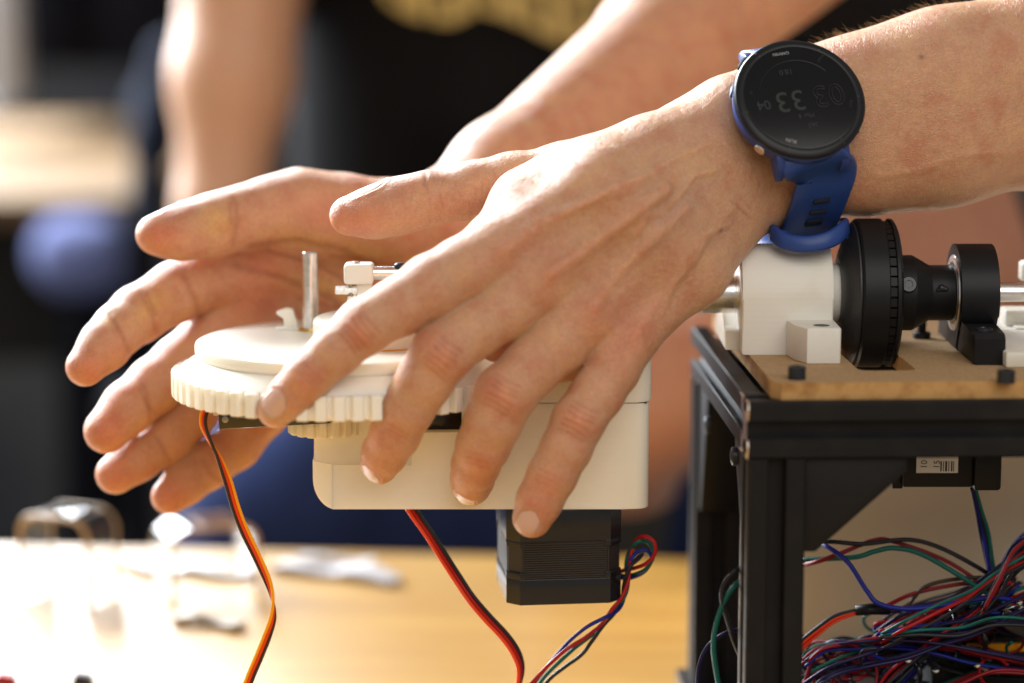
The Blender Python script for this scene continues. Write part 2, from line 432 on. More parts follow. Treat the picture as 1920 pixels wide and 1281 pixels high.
def skin_mat(name, bump=0.00013, blot=0.75, sss=1.0, scale=0.0042):
    m = bpy.data.materials.new(name); m.use_nodes = True; nt = m.node_tree; b = nt.nodes['Principled BSDF']; L = nt.links.new
    at = nt.nodes.new('ShaderNodeVertexColor'); at.layer_name = 'tone'
    tc = nt.nodes.new('ShaderNodeTexCoord')
    n = nt.nodes.new('ShaderNodeTexNoise'); n.inputs['Scale'].default_value = 95; n.inputs['Detail'].default_value = 5; n.inputs['Roughness'].default_value = 0.62
    cr = nt.nodes.new('ShaderNodeValToRGB'); e = cr.color_ramp.elements
    e[0].position = 0.34; e[0].color = (0.92, 0.72, 0.67, 1); e[1].position = 0.68; e[1].color = (1.10, 1.14, 1.04, 1)
    e2 = e.new(0.5); e2.color = (1, 1, 1, 1)
    mx = nt.nodes.new('ShaderNodeMix'); mx.data_type = 'RGBA'; mx.blend_type = 'MULTIPLY'; mx.inputs[0].default_value = blot
    L(tc.outputs['Object'], n.inputs['Vector']); L(n.outputs[0], cr.inputs[0]); L(at.outputs['Color'], mx.inputs[6]); L(cr.outputs[0], mx.inputs[7])
    n3 = nt.nodes.new('ShaderNodeTexNoise'); n3.inputs['Scale'].default_value = 900; n3.inputs['Detail'].default_value = 3
    r3 = nt.nodes.new('ShaderNodeMapRange'); r3.inputs[1].default_value = .35; r3.inputs[2].default_value = .7; r3.inputs[3].default_value = 0.93; r3.inputs[4].default_value = 1.06
    m3 = nt.nodes.new('ShaderNodeVectorMath'); m3.operation = 'SCALE'
    L(tc.outputs['Object'], n3.inputs['Vector']); L(n3.outputs[0], r3.inputs[0]); L(mx.outputs[2], m3.inputs[0]); L(r3.outputs[0], m3.inputs['Scale'])
    L(m3.outputs[0], b.inputs['Base Color'])
    b.inputs['Subsurface Weight'].default_value = sss
    b.inputs['Subsurface Radius'].default_value = (1.0, 0.36, 0.16); b.inputs['Subsurface Scale'].default_value = scale
    b.inputs['Roughness'].default_value = 0.38; b.inputs['Specular IOR Level'].default_value = 0.5
    v = nt.nodes.new('ShaderNodeTexVoronoi'); v.inputs['Scale'].default_value = 1150; v.feature = 'DISTANCE_TO_EDGE'
    vr = nt.nodes.new('ShaderNodeMapRange'); vr.inputs[2].default_value = 0.25
    n2 = nt.nodes.new('ShaderNodeTexNoise'); n2.inputs['Scale'].default_value = 420; n2.inputs['Detail'].default_value = 4
    wv = nt.nodes.new('ShaderNodeVectorMath'); wv.operation = 'SCALE'; wv.inputs['Scale'].default_value = 0.0016
    ad = nt.nodes.new('ShaderNodeVectorMath'); ad.operation = 'ADD'
    L(tc.outputs['Object'], n2.inputs['Vector']); L(n2.outputs['Color'], wv.inputs[0]); L(tc.outputs['Object'], ad.inputs[0]); L(wv.outputs[0], ad.inputs[1]); L(ad.outputs[0], v.inputs['Vector'])
    L(v.outputs['Distance'], vr.inputs[0])
    b1 = nt.nodes.new('ShaderNodeBump'); b1.inputs['Distance'].default_value = bump; b2 = nt.nodes.new('ShaderNodeBump'); b2.inputs['Distance'].default_value = bump * 4
    L(vr.outputs[0], b1.inputs['Height']); L(n2.outputs[0], b2.inputs['Height']); L(b2.outputs[0], b1.inputs['Normal']); L(b1.outputs[0], b.inputs['Normal'])
    return m
M['skin'] = skin_mat('skin')
M['skin_far'] = skin_mat('skin_far', 0.00005, 0.35, 0.6)
M['nail'] = mat('nail', (0.66, 0.40, 0.32), 0.26, sss=0.4, sss_r=(1, .45, .3), sss_s=0.002, coat=0.15)
M['hair'] = mat('hair', (0.50, 0.32, 0.15), 0.4)
SKIN = (0.61, 0.335, 0.195)
YO = 45.0

def J(px, py, Y, r, dy=YO):
    p = W(px, py, Y + dy); return (p, PX(r, p))
def unit(v): v = np.asarray(v, float); return v / np.linalg.norm(v)

# ------------------------------------------------------------------ the person with the watch: front hand
def front_arm():
    def J(px, py, Y, r, dy=YO):
        t = min(max((px - 1180) / 260.0, 0), 1); p = W(px, py, Y + dy + 13 * t * t * (3 - 2 * t)); return (p, PX(r, p))
    f = Field((-108, -50, -92), (246, 100, 168), 0.8)
    F = f.F
    D = (0.25, -0.95, 0.2)
    k = 9
    mi = [J(930, 473, -40, 58), J(1120, 355, -33, 66), J(1360, 240, -6, 78)]
    mm = [J(1015, 528, -42, 56), J(1180, 400, -34, 66), J(1390, 272, -8, 78)]
    mr = [J(1098, 590, -41, 54), J(1240, 455, -32, 64), J(1400, 312, -8, 74)]
    mp = [J(1180, 632, -38, 48), J(1300, 508, -28, 57), J(1412, 345, -3, 72)]
    for c in (mi, mm, mr, mp): f.chain(F, c, k)
    # palm side and heel of the hand
    for c in ([J(980, 500, -28, 50), J(1250, 360, -8, 80), J(1400, 280, 4, 80)], [J(1120, 590, -28, 48), J(1290, 462, -12, 66), J(1410, 335, 5, 72)],
              [J(1050, 420, -18, 60), J(1240, 315, -5, 76)]): f.chain(F, c, k)
    # webs between the fingers
    for a, b in ((J(905, 505, -32, 36), J(970, 560, -34, 34)), (J(1000, 590, -32, 34), J(1055, 620, -33, 34)), (J(1090, 650, -31, 32), J(1140, 670, -31, 32))):
        f.cone(F, a[0], b[0], a[1], b[1], 8)
    for a, b in ((J(832, 556, -26, 26), J(890, 560, -28, 30)), (J(930, 648, -26, 30), J(985, 632, -28, 32)), (J(1036, 692, -26, 26), J(1082, 684, -28, 28))):
        f.cone(F, a[0], b[0], a[1], b[1], 6)
    f.chain(F, [J(924, 444, -30, 38), J(982, 378, -22, 42), J(1075, 338, -17, 54), J(1200, 298, -12, 62)], 12)
    # first web + thumb
    f.chain(F, [J(1000, 392, -24, 54), J(1130, 348, -24, 62), J(1270, 300, -14, 70)], 10)
    th = [J(1400, 232, 0, 76), J(1290, 258, 2, 64), J(1180, 298, 4, 60), J(1060, 330, 5, 58), J(960, 346, 4, 54), J(890, 357, 2, 49), J(800, 374, 0, 46.5), J(745, 387, -1, 48), J(700, 398, -1, 43.5), J(655, 405, -1, 35.5)]
    f.chain(F, th, 5)
    # wrist and forearm
    f.chain(F, [J(1390, 235, 0, 84), J(1500, 208, 2, 92), J(1620, 184, 4, 106), J(1760, 150, 8, 118), J(2000, 84, 18, 124), J(2300, 30, 30, 130)], 14)
    f.chain(F, [J(1400, 300, 0, 80), J(1490, 300, 2, 84), J(1620, 286, 4, 102), J(1760, 262, 8, 112), J(2000, 222, 18, 118), J(2300, 160, 30, 130)], 14)
    f.chain(F, [J(1400, 350, -2, 52), J(1446, 352, -2, 50)], 12)      # ulna head
    # fingers, each its own volume, then blended into the palm
    fing = [
        [J(930, 473, -40, 58), J(870, 505, -46, 61), J(808, 538, -50, 60), J(745, 577, -54, 54), J(682, 613, -58, 52), J(630, 658, -60, 46.5), J(577, 706, -60, 44), J(545, 742, -58, 40.5), J(517, 768, -56, 35)],
        [J(1015, 528, -42, 56), J(950, 577, -46, 57), J(888, 618, -50, 54), J(826, 665, -56, 56), J(795, 715, -56, 52), J(765, 765, -54, 49), J(740, 815, -50, 46.5), J(722, 848, -45, 42), J(712, 872, -40, 36)],
        [J(1098, 590, -41, 54), J(1045, 645, -45, 57), J(1000, 685, -48, 54), J(945, 742, -52, 57), J(925, 790, -52, 53), J(906, 835, -49, 49.5), J(892, 872, -43, 44), J(886, 897, -36, 39.5), J(884, 910, -31, 38)],
        [J(1180, 632, -38, 48), J(1150, 690, -44, 50), J(1120, 738, -48, 49), J(1084, 790, -52, 49), J(1062, 840, -54, 47), J(1036, 890, -54, 45.5), J(1012, 938, -54, 42.5), J(998, 971, -54, 37.5)],
    ]
    out = None
    base = F.copy()
    for c in fing:
        H = np.full(f.n, 30.0, np.float32); f.chain(H, c, 2.5)
        Hm = f.merge(base, H, 6.0)
        out = Hm if out is None else f.merge(out, Hm, 0.7)
    V, Fc = f.mesh(out, 3)
    s = Sculpt(V, Fc, SKIN)
    # tendons, veins, knuckles
    hand = s.mask(yhi=48)
    s.ridge([(945, 468), (1010, 420), (1085, 385), (1200, 338)], 13, 1.3, hand)
    s.ridge([(1030, 515), (1095, 470), (1170, 415), (1245, 358)], 13, 1.8, hand)
    s.ridge([(1112, 575), (1150, 520), (1215, 455), (1285, 392)], 13, 1.5, hand)
    s.ridge([(1195, 620), (1250, 540), (1310, 460), (1370, 390)], 13, 0.9, hand)
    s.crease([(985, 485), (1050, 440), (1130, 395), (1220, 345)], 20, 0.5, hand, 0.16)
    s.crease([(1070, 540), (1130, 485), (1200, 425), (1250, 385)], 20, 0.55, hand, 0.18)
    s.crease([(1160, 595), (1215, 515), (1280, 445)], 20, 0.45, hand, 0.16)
    s.ridge([(1190, 440), (1215, 405), (1240, 400), (1275, 365), (1300, 330), (1340, 320)], 6, 0.75, hand)      # veins
    s.ridge([(1060, 400), (1120, 372), (1150, 350), (1205, 335), (1260, 300), (1330, 270)], 6, 0.6, hand)
    s.ridge([(1240, 590), (1262, 530), (1300, 490), (1320, 440), (1365, 420)], 7, 0.6, hand)
    s.ridge([(1650, 330), (1720, 320), (1800, 290), (1900, 285)], 8, 0.4)
    for x, y, a in ((935, 472, -35), (1028, 522, -40), (1105, 592, -48), (1185, 640, -52)):
        s.blob(x, y, 48, 36, a, 1.0, (1.0, .90, .88), hand)
    for (x, y, a, r) in ((672, 622, 140, 30), (826, 668, 128, 34), (940, 740, 118, 32), (1082, 788, 118, 28)):      # PIP knuckles
        s.blob(x, y, r, r * 1.15, a, 0.9, (1.0, .76, .72), hand)
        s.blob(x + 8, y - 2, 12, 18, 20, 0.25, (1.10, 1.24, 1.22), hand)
        ca, sa = math.cos(math.radians(a)), math.sin(math.radians(a))
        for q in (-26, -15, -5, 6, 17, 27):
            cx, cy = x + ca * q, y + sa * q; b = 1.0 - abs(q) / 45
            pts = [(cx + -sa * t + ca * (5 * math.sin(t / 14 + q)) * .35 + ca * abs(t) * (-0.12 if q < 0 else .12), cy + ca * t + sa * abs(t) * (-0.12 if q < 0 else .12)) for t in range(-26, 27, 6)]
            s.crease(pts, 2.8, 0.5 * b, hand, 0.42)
    for (x, y, a) in ((580, 705, 132), (740, 812, 118), (897, 862, 106), (1030, 900, 116)):                        # DIP creases
        ca, sa = math.cos(math.radians(a)), math.sin(math.radians(a))
        s.blob(x, y, 26, 28, a, 0.3, (1.0, .84, .80), hand)
        for q in (-10, 0, 9):
            cx, cy = x + ca * q, y + sa * q
            s.crease([(cx - sa * t, cy + ca * t) for t in (-24, -8, 8, 24)], 2.4, 0.25, hand, 0.2)
    s.blob(540, 740, 55, 42, 130, 0, (1.02, .86, .82), hand); s.blob(705, 870, 40, 40, 0, 0, (1.02, .86, .82), hand)
    s.blob(885, 900, 45, 45, 0, 0, (1.0, .84, .78), hand); s.blob(1010, 950, 55, 45, 115, 0, (1.02, .84, .80), hand)
    s.blob(660, 410, 60, 34, 0, 0, (1.02, .76, .70)); s.blob(1180, 610, 90, 70, -50, 0, (1.0, .88, .88), hand)
    s.blob(1300, 370, 60, 28, -40, 0, (.92, .93, .99), hand); s.blob(1240, 440, 50, 26, -55, 0, (.92, .93, .99), hand); s.blob(1000, 455, 45, 22, 20, 0, (.98, .86, .86), hand)
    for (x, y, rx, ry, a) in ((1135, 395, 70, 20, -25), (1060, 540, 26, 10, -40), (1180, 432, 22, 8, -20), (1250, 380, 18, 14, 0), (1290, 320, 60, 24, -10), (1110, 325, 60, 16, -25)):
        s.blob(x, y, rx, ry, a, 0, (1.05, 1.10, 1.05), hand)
    # crease lines on the thumb base, joint and thumb tip
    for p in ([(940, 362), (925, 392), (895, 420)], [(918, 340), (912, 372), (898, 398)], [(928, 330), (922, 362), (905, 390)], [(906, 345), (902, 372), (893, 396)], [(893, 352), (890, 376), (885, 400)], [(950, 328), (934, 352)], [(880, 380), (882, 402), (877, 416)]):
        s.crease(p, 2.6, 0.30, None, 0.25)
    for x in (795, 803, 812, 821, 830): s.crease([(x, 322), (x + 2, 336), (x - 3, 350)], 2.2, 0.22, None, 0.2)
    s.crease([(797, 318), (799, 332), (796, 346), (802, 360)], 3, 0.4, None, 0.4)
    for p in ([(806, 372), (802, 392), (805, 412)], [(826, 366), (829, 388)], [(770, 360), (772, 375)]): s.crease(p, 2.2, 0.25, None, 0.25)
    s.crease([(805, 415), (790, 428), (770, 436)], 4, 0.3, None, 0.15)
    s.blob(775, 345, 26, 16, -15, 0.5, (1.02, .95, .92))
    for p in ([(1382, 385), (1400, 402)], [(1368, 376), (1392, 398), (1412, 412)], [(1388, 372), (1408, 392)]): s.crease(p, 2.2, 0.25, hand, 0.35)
    s.blob(1348, 432, 4, 4, 0, 0.2, (.35, .22, .2)); s.blob(1728, 107, 4.5, 4, 0, 0.15, (.35, .25, .22)); s.blob(1600, 208, 3, 3, 0, 0, (.6, .45, .4))
    # nails
    def nail(px, py, Y, ax, n, Lp, Wp):
        o = W(px, py, Y + YO); a = unit(ax); n = unit(np.asarray(n, float) - a * np.dot(a, n)); sd = np.cross(a, n); return (o, a, sd, n, PX(Lp, o), PX(Wp, o))
    nails = [nail(527, 752, -58, W(517, 768, -56) - W(577, 706, -60), (-0.28, -0.9, 0.10), 29, 25),
             nail(700, 884, -42, W(708, 890, -34) - W(736, 822, -50), (-0.62, -0.55, -0.45), 28, 23),
             nail(876, 916, -33, (-0.12, 0.75, -0.62), (-0.35, -0.55, -0.80), 24, 25),
             nail(993, 972, -54, W(995, 975, -53) - W(1036, 890, -54), (-0.10, -0.98, 0.02), 25, 21),
             nail(690, 367, -1, W(655, 398, 4) - W(760, 372, 4), (-0.25, -0.38, 0.9), 38, 26)]
    for nl in nails: s.nailbed(nl)
    V = s.done()
    return V, Fc, s.C, nails
# ------------------------------------------------------------------ the same person's other hand, palm towards us
def back_arm():
    f = Field((-176, 35, -88), (194, 318, 192), 1.15)
    F = f.F
    # palm
    f.chain(F, [J(470, 500, 68, 58), J(620, 470, 72, 64), J(860, 420, 84, 84)], 9)
    f.chain(F, [J(455, 560, 70, 58), J(620, 540, 74, 66), J(860, 450, 86, 84)], 9)
    f.chain(F, [J(470, 630, 70, 56), J(640, 600, 74, 64), J(870, 490, 86, 80)], 9)
    f.chain(F, [J(520, 700, 68, 52), J(680, 660, 74, 62), J(880, 520, 86, 78)], 9)
    f.chain(F, [J(640, 640, 60, 60), J(850, 500, 76, 80)], 12)     # hypothenar
    # thenar mound and thumb
    f.chain(F, [J(880, 420, 82, 88), J(740, 422, 66, 78), J(640, 405, 62, 72), J(560, 390, 58, 66), J(500, 398, 52, 56), J(440, 412, 46, 51), J(390, 425, 42, 50), J(335, 437, 38, 43), J(292, 440, 34, 36)], 7)
    f.cone(F, J(600, 430, 62, 60)[0], J(470, 500, 68, 50)[0], 10, 9, 14)
    f.chain(F, [J(850, 402, 84, 80), J(940, 328, 106, 93), J(1248, 82, 200, 122), J(1620, -200, 300, 132)], 12)
    f.chain(F, [J(880, 450, 88, 84), J(1270, 160, 200, 104)], 12)
    fing = [
        [J(470, 500, 68, 56), J(400, 515, 64, 58), J(330, 548, 52, 56), J(258, 590, 38, 53), J(222, 618, 28, 48), J(196, 648, 20, 47), J(160, 688, 14, 37)],
        [J(455, 570, 70, 52), J(400, 625, 66, 52), J(335, 685, 54, 52), J(290, 722, 44, 51), J(240, 765, 32, 49), J(200, 808, 24, 43)],
        [J(470, 640, 70, 50), J(420, 700, 66, 48), J(360, 775, 56, 47), J(310, 825, 46, 46), J(255, 860, 38, 43), J(217, 889, 32, 38)],
        [J(530, 710, 68, 46), J(500, 770, 62, 43), J(445, 836, 56, 42), J(390, 875, 50, 41.5), J(345, 908, 44, 39), J(317, 931, 40, 34)],
    ]
    out = None; base = F.copy()
    for c in fing:
        H = np.full(f.n, 30.0, np.float32); f.chain(H, c, 3)
        Hm = f.merge(base, H, 6.0); out = Hm if out is None else f.merge(out, Hm, 0.7)
    V, Fc = f.mesh(out, 3)
    s = Sculpt(V, Fc, (0.60, 0.30, 0.165))
    # flexion creases
    cr = [([(205, 590), (228, 625), (246, 668)], 3.5, .55), ([(262, 548), (282, 585), (296, 628)], 3.5, .5), ([(272, 545), (292, 590)], 3, .3),
          ([(345, 520), (366, 560), (372, 590)], 5, .5), ([(252, 700), (276, 735), (282, 790)], 3.5, .5), ([(262, 730), (276, 760), (290, 775)], 3, .3),
          ([(292, 818), (306, 840), (318, 862)], 3.5, .5), ([(380, 864), (396, 890), (412, 902)], 4, .5), ([(438, 372), (446, 410), (436, 455)], 4, .6), ([(430, 380), (434, 420)], 3, .3),
          ([(470, 462), (560, 452), (640, 470), (700, 500)], 6, .9), ([(440, 500), (520, 520), (620, 560), (680, 600)], 6, .8), ([(500, 470), (600, 500), (700, 560)], 4, .5),
          ([(620, 480), (680, 490), (760, 500)], 4, .4), ([(560, 560), (640, 580)], 4, .4)]
    for p, w_, h in cr: s.crease(p, w_ * 1.25, h * 0.8, None, 0.5)
    for x, y, rx, ry, a in ((165, 690, 34, 34, 0), (205, 805, 38, 38, 0), (220, 890, 34, 34, 0), (320, 930, 34, 34, 0), (300, 440, 44, 34, 0)): s.blob(x, y, rx, ry, a, 0.25, (1.05, .76, .66))
    for x, y, rx, ry, a in ((410, 420, 36, 30, 0), (290, 570, 40, 26, -35), (560, 450, 60, 18, 10), (700, 480, 90, 30, 10), (600, 540, 90, 26, 15), (200, 600, 20, 12, -40), (700, 560, 60, 22, 10)): s.blob(x, y, rx, ry, a, 0, (1.06, 1.14, .78))
    for x, y, rx, ry, a in ((500, 490, 50, 30, 0), (480, 560, 60, 50, 0), (640, 400, 70, 40, 0)): s.blob(x, y, rx, ry, a, 0, (1.0, .80, .78))
    def nail(px, py, Y, ax, n, Lp, Wp):
        o = W(px, py, Y + YO); a = unit(ax); n = unit(np.asarray(n, float) - a * np.dot(a, n)); sd = np.cross(a, n); return (o, a, sd, n, PX(Lp, o), PX(Wp, o))
    nails = [nail(300, 412, 38, W(290, 440, 54) - W(400, 425, 64), (-0.1, 0.35, 0.93), 36, 30)]
    for nl in nails: s.nailbed(nl)
    V = s.done()
    return V, Fc, s.C, nails

person = empty('person', (420, 520, -160), 0, 'person in a dark T-shirt holding both bare hands out around the white gear', 'person')
def inv(o): return Matrix.Translation(-o.location)
def adopt(o, root):
    """keep the world place while hanging the part under its thing"""
    o.parent = root; o.matrix_parent_inverse = (Matrix.Translation(root.location) @ root.rotation_euler.to_matrix().to_4x4()).inverted()
    return o

# one mesh for the body: both arms (upper arms and torso are mostly outside the frame)
V1, F1, C1, N1 = front_arm()
V2, F2, C2, N2 = back_arm()
def coarse_body():
    f = Field((150, -40, -480), (760, 900, 620), 9.0)
    F = f.F
    f.cone(F, W(2050, 155, 80), (400, 150, 175), 32, 36, 20); f.cone(F, (400, 120, 175), (520, 420, 330), 40, 50, 20)
    f.cone(F, W(1560, -110, 285), (330, 420, 300), 26, 32, 10); f.cone(F, (330, 420, 300), (350, 560, 400), 40, 52, 20)
    f.cone(F, (350, 600, 400), (540, 520, 400), 60, 60, 40)
    return f.mesh(F, 2)
V3, F3 = coarse_body()
allV = np.concatenate([V1, V2, V3]); allF = np.concatenate([F1, F2 + len(V1), F3 + len(V1) + len(V2)])
allC = np.concatenate([C1, C2, np.tile(np.array(SKIN), (len(V3), 1))])
adopt(link('body', to_mesh('body', allV, allF, allC), M['skin']), person)
for (V_, F_, NN) in ((V1, F1, N1), (V2, F2, N2)):
    bvh = BVHTree.FromPolygons([tuple(v) for v in V_], [tuple(map(int, q)) for q in F_])
    for nl in NN: adopt(nail_mesh('fingernail', nl, bvh, M['nail'], None), person)
    if V_ is V1: BV1 = bvh

# fine blond hairs along the forearm and wrist
def arm_hair():
    bm = bmesh.new(); N = normals(V1, F1); X, Y = proj(V1)
    zone = (((X > 1560) & (X < 1960) & (Y < 330)) | ((X > 1180) & (X < 1400) & (Y < 300)) | ((X > 1480) & (X < 1560) & (Y < 110)) | ((X > 980) & (X < 1180) & (Y < 320)))
    idx = np.flatnonzero(zone & (V1[:, 1] < 80)); r = random.Random(5)
    pk = RNG.choice(idx, 2300, replace=False)
    for i in pk:
        p, n = V1[i], N[i]
        top = n[2] > 0.55
        if not top and r.random() < 0.25: continue
        if X[i] < 1400 and r.random() < 0.5: continue
        Ln = r.uniform(2.0, 5.5) * (0.9 if top and X[i] > 1480 else 0.75) * (0.55 if X[i] < 1400 else 1)
        d = unit(np.array([-0.75, -0.1, -0.25]) + n * r.uniform(0.35, 1.0) + np.array([r.uniform(-.4, .4), r.uniform(-.3, .3), r.uniform(-.3, .5)]))
        q = p + d * Ln * 0.5; e = q + unit(d + np.array([-0.5, 0, -0.3]) * r.uniform(0, 1)) * Ln * 0.5
        tube(bm, [p - n * 0.3, q, e], [0.028, 0.024, 0.010], 3)
    o = obj_bm('arm_hair', bm, M['hair']); tag(o, kind='stuff'); adopt(o, person)
arm_hair()

# T-shirt of the same person (its edge shows behind the watch) and bare leg under dark shorts
M['tshirt'] = mat('black_cotton', (0.006, 0.006, 0.0066), 0.95, 0, 0.08, noise=(8, (0.010, 0.010, 0.011), .4, .6))
M['shorts'] = mat('dark_shorts', (0.03, 0.028, 0.026), 0.9)
def soft(name, cones, m, h=8.0, lo=None, hi=None, k=30, base=None):
    P = np.array([c[i] for c in cones for i in (0, 1)]); R = max(max(c[2], c[3]) for c in cones)
    f = Field(P.min(0) - R * 1.5 - 2 * h if lo is None else lo, P.max(0) + R * 1.5 + 2 * h if hi is None else hi, h)
    for c in cones: f.cone(f.F, c[0], c[1], c[2], c[3], k, c[4] if len(c) > 4 else None)
    V, Fc = f.mesh(f.F, 2)
    return link(name, to_mesh(name, V, Fc, None if base is None else np.tile(np.array(base), (len(V), 1))), m)
adopt(soft('tshirt', [((430, 640, 300), (470, 640, -60), 125, 115, ((0, 1, 0), .75)), ((350, 600, 400), (560, 560, 400), 75, 75), ((540, 520, 395), (500, 370, 300), 72, 60), ((350, 590, 400), (325, 500, 350), 68, 62),
                      (W(1560, 10, 480), W(1760, 20, 480), 24, 30), (W(1760, 20, 480), W(2000, 10, 520), 30, 60)], M['tshirt'], 9), person)
leg = soft('leg', [(W(1150, 738, 440), W(1480, 600, 440), 46, 58), (W(1480, 600, 440), W(2050, 430, 520), 58, 74), (W(1150, 738, 440), W(1060, 1500, 640), 42, 34)], M['skin_far'], 5.0, base=(0.42, 0.20, 0.125))
adopt(leg, person)
adopt(soft('sock', [(W(1118, 905, 475), W(1060, 1500, 640), 44, 38)], M['shorts'], 5), person)
adopt(soft('shorts', [(W(2020, 455, 500), W(2250, 400, 640), 86, 110)], M['shorts'], 8), person)

# ------------------------------------------------------------------ the watch
def WW(px, py, Y): return W(px, py, Y + 38.0)
n_w = unit((0.24 * math.sin(math.radians(33)), -math.cos(math.radians(33)) * CP, 0.97 * math.sin(math.radians(33))))
x_w = unit(np.array([-0.97, 0.02, -0.27]) - n_w * np.dot((-0.97, 0.02, -0.27), n_w)); y_w = np.cross(n_w, x_w)   # screen text axes
wc = WW(1501, 183, -14)
watch = empty('wrist_watch', tuple(wc - n_w * 10), 0, 'round black-faced sports watch with a blue strap buckled on the nearer wrist', 'watch')
def wp(u, v, t): return wc + x_w * u + y_w * v + n_w * t
R_ = 23.6
def wl(name, prof, m, seg=72, par=None): return adopt(lath(name, wc, n_w, prof, m, None, seg, 25), par or watch)
wl('case', [(-11.8, R_ - 6), (-11.2, R_ - 3.0), (-8.5, R_ - .6), (-5, R_ + .15), (-3.0, R_ + .3), (-2.5, R_ - .2)], M['case'])
wl('bezel', [(-2.6, R_ - 0.9), (-2.2, R_ + .1), (-1.0, R_ + .35), (-.3, R_ - .1), (.25, R_ - 1.1), (.45, R_ - 2.2), (.25, R_ - 3.0), (-.1, R_ - 3.1)], M['bezel'])
scr = wl('screen', [(-.4, R_ - 3.0), (.18, R_ - 3.0), (.22, R_ - 3.4)], M['screen'])
# lettering, upside down for us
def wt(s, u, v, size, m, ol=0.0, rot=0.0, name='printed_text'):
    c, q = math.cos(rot), math.sin(rot)
    xd = x_w * c + y_w * q; yd = -x_w * q + y_w * c
    o = text(name, s, size, m, wp(u, v, 0.27), xd, yd, n_w, None, 0.02, ol); o.parent = None
    adopt(o, watch); return o
wt('03', -10.2, 0.4, 12.2, M['print_dim'], 0.24)
wt('33', 4.2, 0.6, 11.6, M['print_green'])
wt('04', 14.2, 1.0, 5.2, M['print_green'])
wt('Mar 6', 0, 7.5, 2.6, M['print_dim']); wt('365', -1.4, 11.5, 2.6, M['print_dim']); wt('18.0', 2.6, -10.8, 3.0, M['print_dim'])
wt('GARMIN', 2.4, -18.3, 1.65, M['print_grey']); wt('START', -11.5, -14.3, 1.3, M['print_dim'], rot=0.72); wt('RUN', 8.2, 16.4, 1.9, M['print_grey'], rot=-0.4)
wt('UP', 17.4, -4.6, 1.2, M['print_dim'], rot=1.3); wt('BACK', -17.4, 5.4, 1.2, M['print_dim'], rot=1.2)
def arc_mark():
    bm = bmesh.new(); pts = [wp(15 * math.cos(t), -15 * math.sin(t) , 0.26) for t in np.linspace(0.35, 2.5, 40)]
    tube(bm, pts, 0.12, 4); return adopt(obj_bm('dial_ring', bm, M['print_dim']), watch)
arc_mark()
for a in (8, 64, 118, 172, 236, 300):
    a = math.radians(a); c = wp(math.cos(a) * (R_ - 1.6), math.sin(a) * (R_ - 1.6), 0.42); d = x_w * math.cos(a) + y_w * math.sin(a)
    adopt(tub('bezel_tick', [c - d * 1.0, c + d * 1.0 - n_w * .5], 0.16, M['tick'], None, 4, sp=0), watch)
# buttons: angle, size, colour
for a, big, mt in ((-22, 1, 'case'), (40, 0, 'steel'), (-52, 1, 'bezel'), (180 - 32, 1, 'steel'), (180 + 20, 0, 'case')):
    a = math.radians(a); d = x_w * math.cos(a) + y_w * math.sin(a); c = wp(0, 0, -5.6) + d * (R_ - 2.2)
    b = adopt(lath('button', c, d, [(0, 2.2), (2.6, 2.2), (2.9, 2.0), (3.0, 1.6)] if mt != 'bezel' else [(0, 2.9), (3.4, 2.9), (4.0, 2.4), (4.1, 1.5)], M[mt], None, 24), watch)
# lugs
for sv in (-1, 1):
    for su in (-1, 1):
        P = []
        for (v, t) in ((14.5, -3.0), (19.5, -3.2), (23.0, -5.0), (25.3, -8.6), (25.4, -12.6), (22.4, -12.8), (19.6, -10.2), (14.5, -10.0)):
            P.append(wp(su * 10.6, sv * v, t))
        o = pris('lug', P, x_w * su * 3.2, M['case'], None, 0.7); adopt(o, watch)
# strap: a band swept round the wrist
def band(name, pts, width, thick, m, par, wdir=None, closed=False, taper=None, n=14, holes=None):
    C = spline(pts, n) if not closed else spline(pts + [pts[0]], n)[:-1]
    bm = bmesh.new(); rings = []; k = len(C)
    wd = unit(wdir)
    for i in range(k):
        t = unit(C[(i + 1) % k] - C[i - 1]) if closed else unit(C[min(i + 1, k - 1)] - C[max(i - 1, 0)])
        ww = unit(wd - t * np.dot(wd, t)); nn = np.cross(t, ww); wid = width if taper is None else width + (taper - width) * i / k
        h, b = wid / 2, thick / 2; e = min(b * .9, .8)
        rings.append([bm.verts.new(C[i] + ww * a + nn * c) for a, c in ((-h, -b + e), (-h + e, -b), (-h * .5, -b), (0, -b), (h * .5, -b), (h - e, -b), (h, -b + e), (h, b - e), (h - e, b), (0, b), (-h + e, b), (-h, b - e))])
    m_ = k if closed else k - 1
    for i in range(m_):
        A, B = rings[i], rings[(i + 1) % k]
        for j in range(12): q = (j + 1) % 12; bm.faces.new((A[j], A[q], B[q], B[j]))
    if not closed: bm.faces.new(rings[0]); bm.faces.new(rings[-1])
    o = obj_bm(name, bm, m, None, auto=50); adopt(o, par); return o, C
sp_pts = [wp(0, 18.0, -6.5), wp(0, 22.0, -7.2), WW(1549, 325, -10), WW(1540, 365, -4), WW(1526, 405, 5), WW(1510, 440, 17), WW(1500, 458, 32), WW(1490, 440, 50), WW(1478, 380, 60), WW(1466, 290, 64), WW(1450, 200, 60), WW(1444, 128, 46), WW(1434, 98, 28), wp(0, -24.5, -10), wp(0, -18.5, -7.0)]
strap, SC = band('strap', sp_pts, 23.5, 2.6, M['strap'], watch, wdir=x_w, taper=19)
M['slot'] = mat('slot_shadow_blue', (0.003, 0.006, 0.02), 0.8)
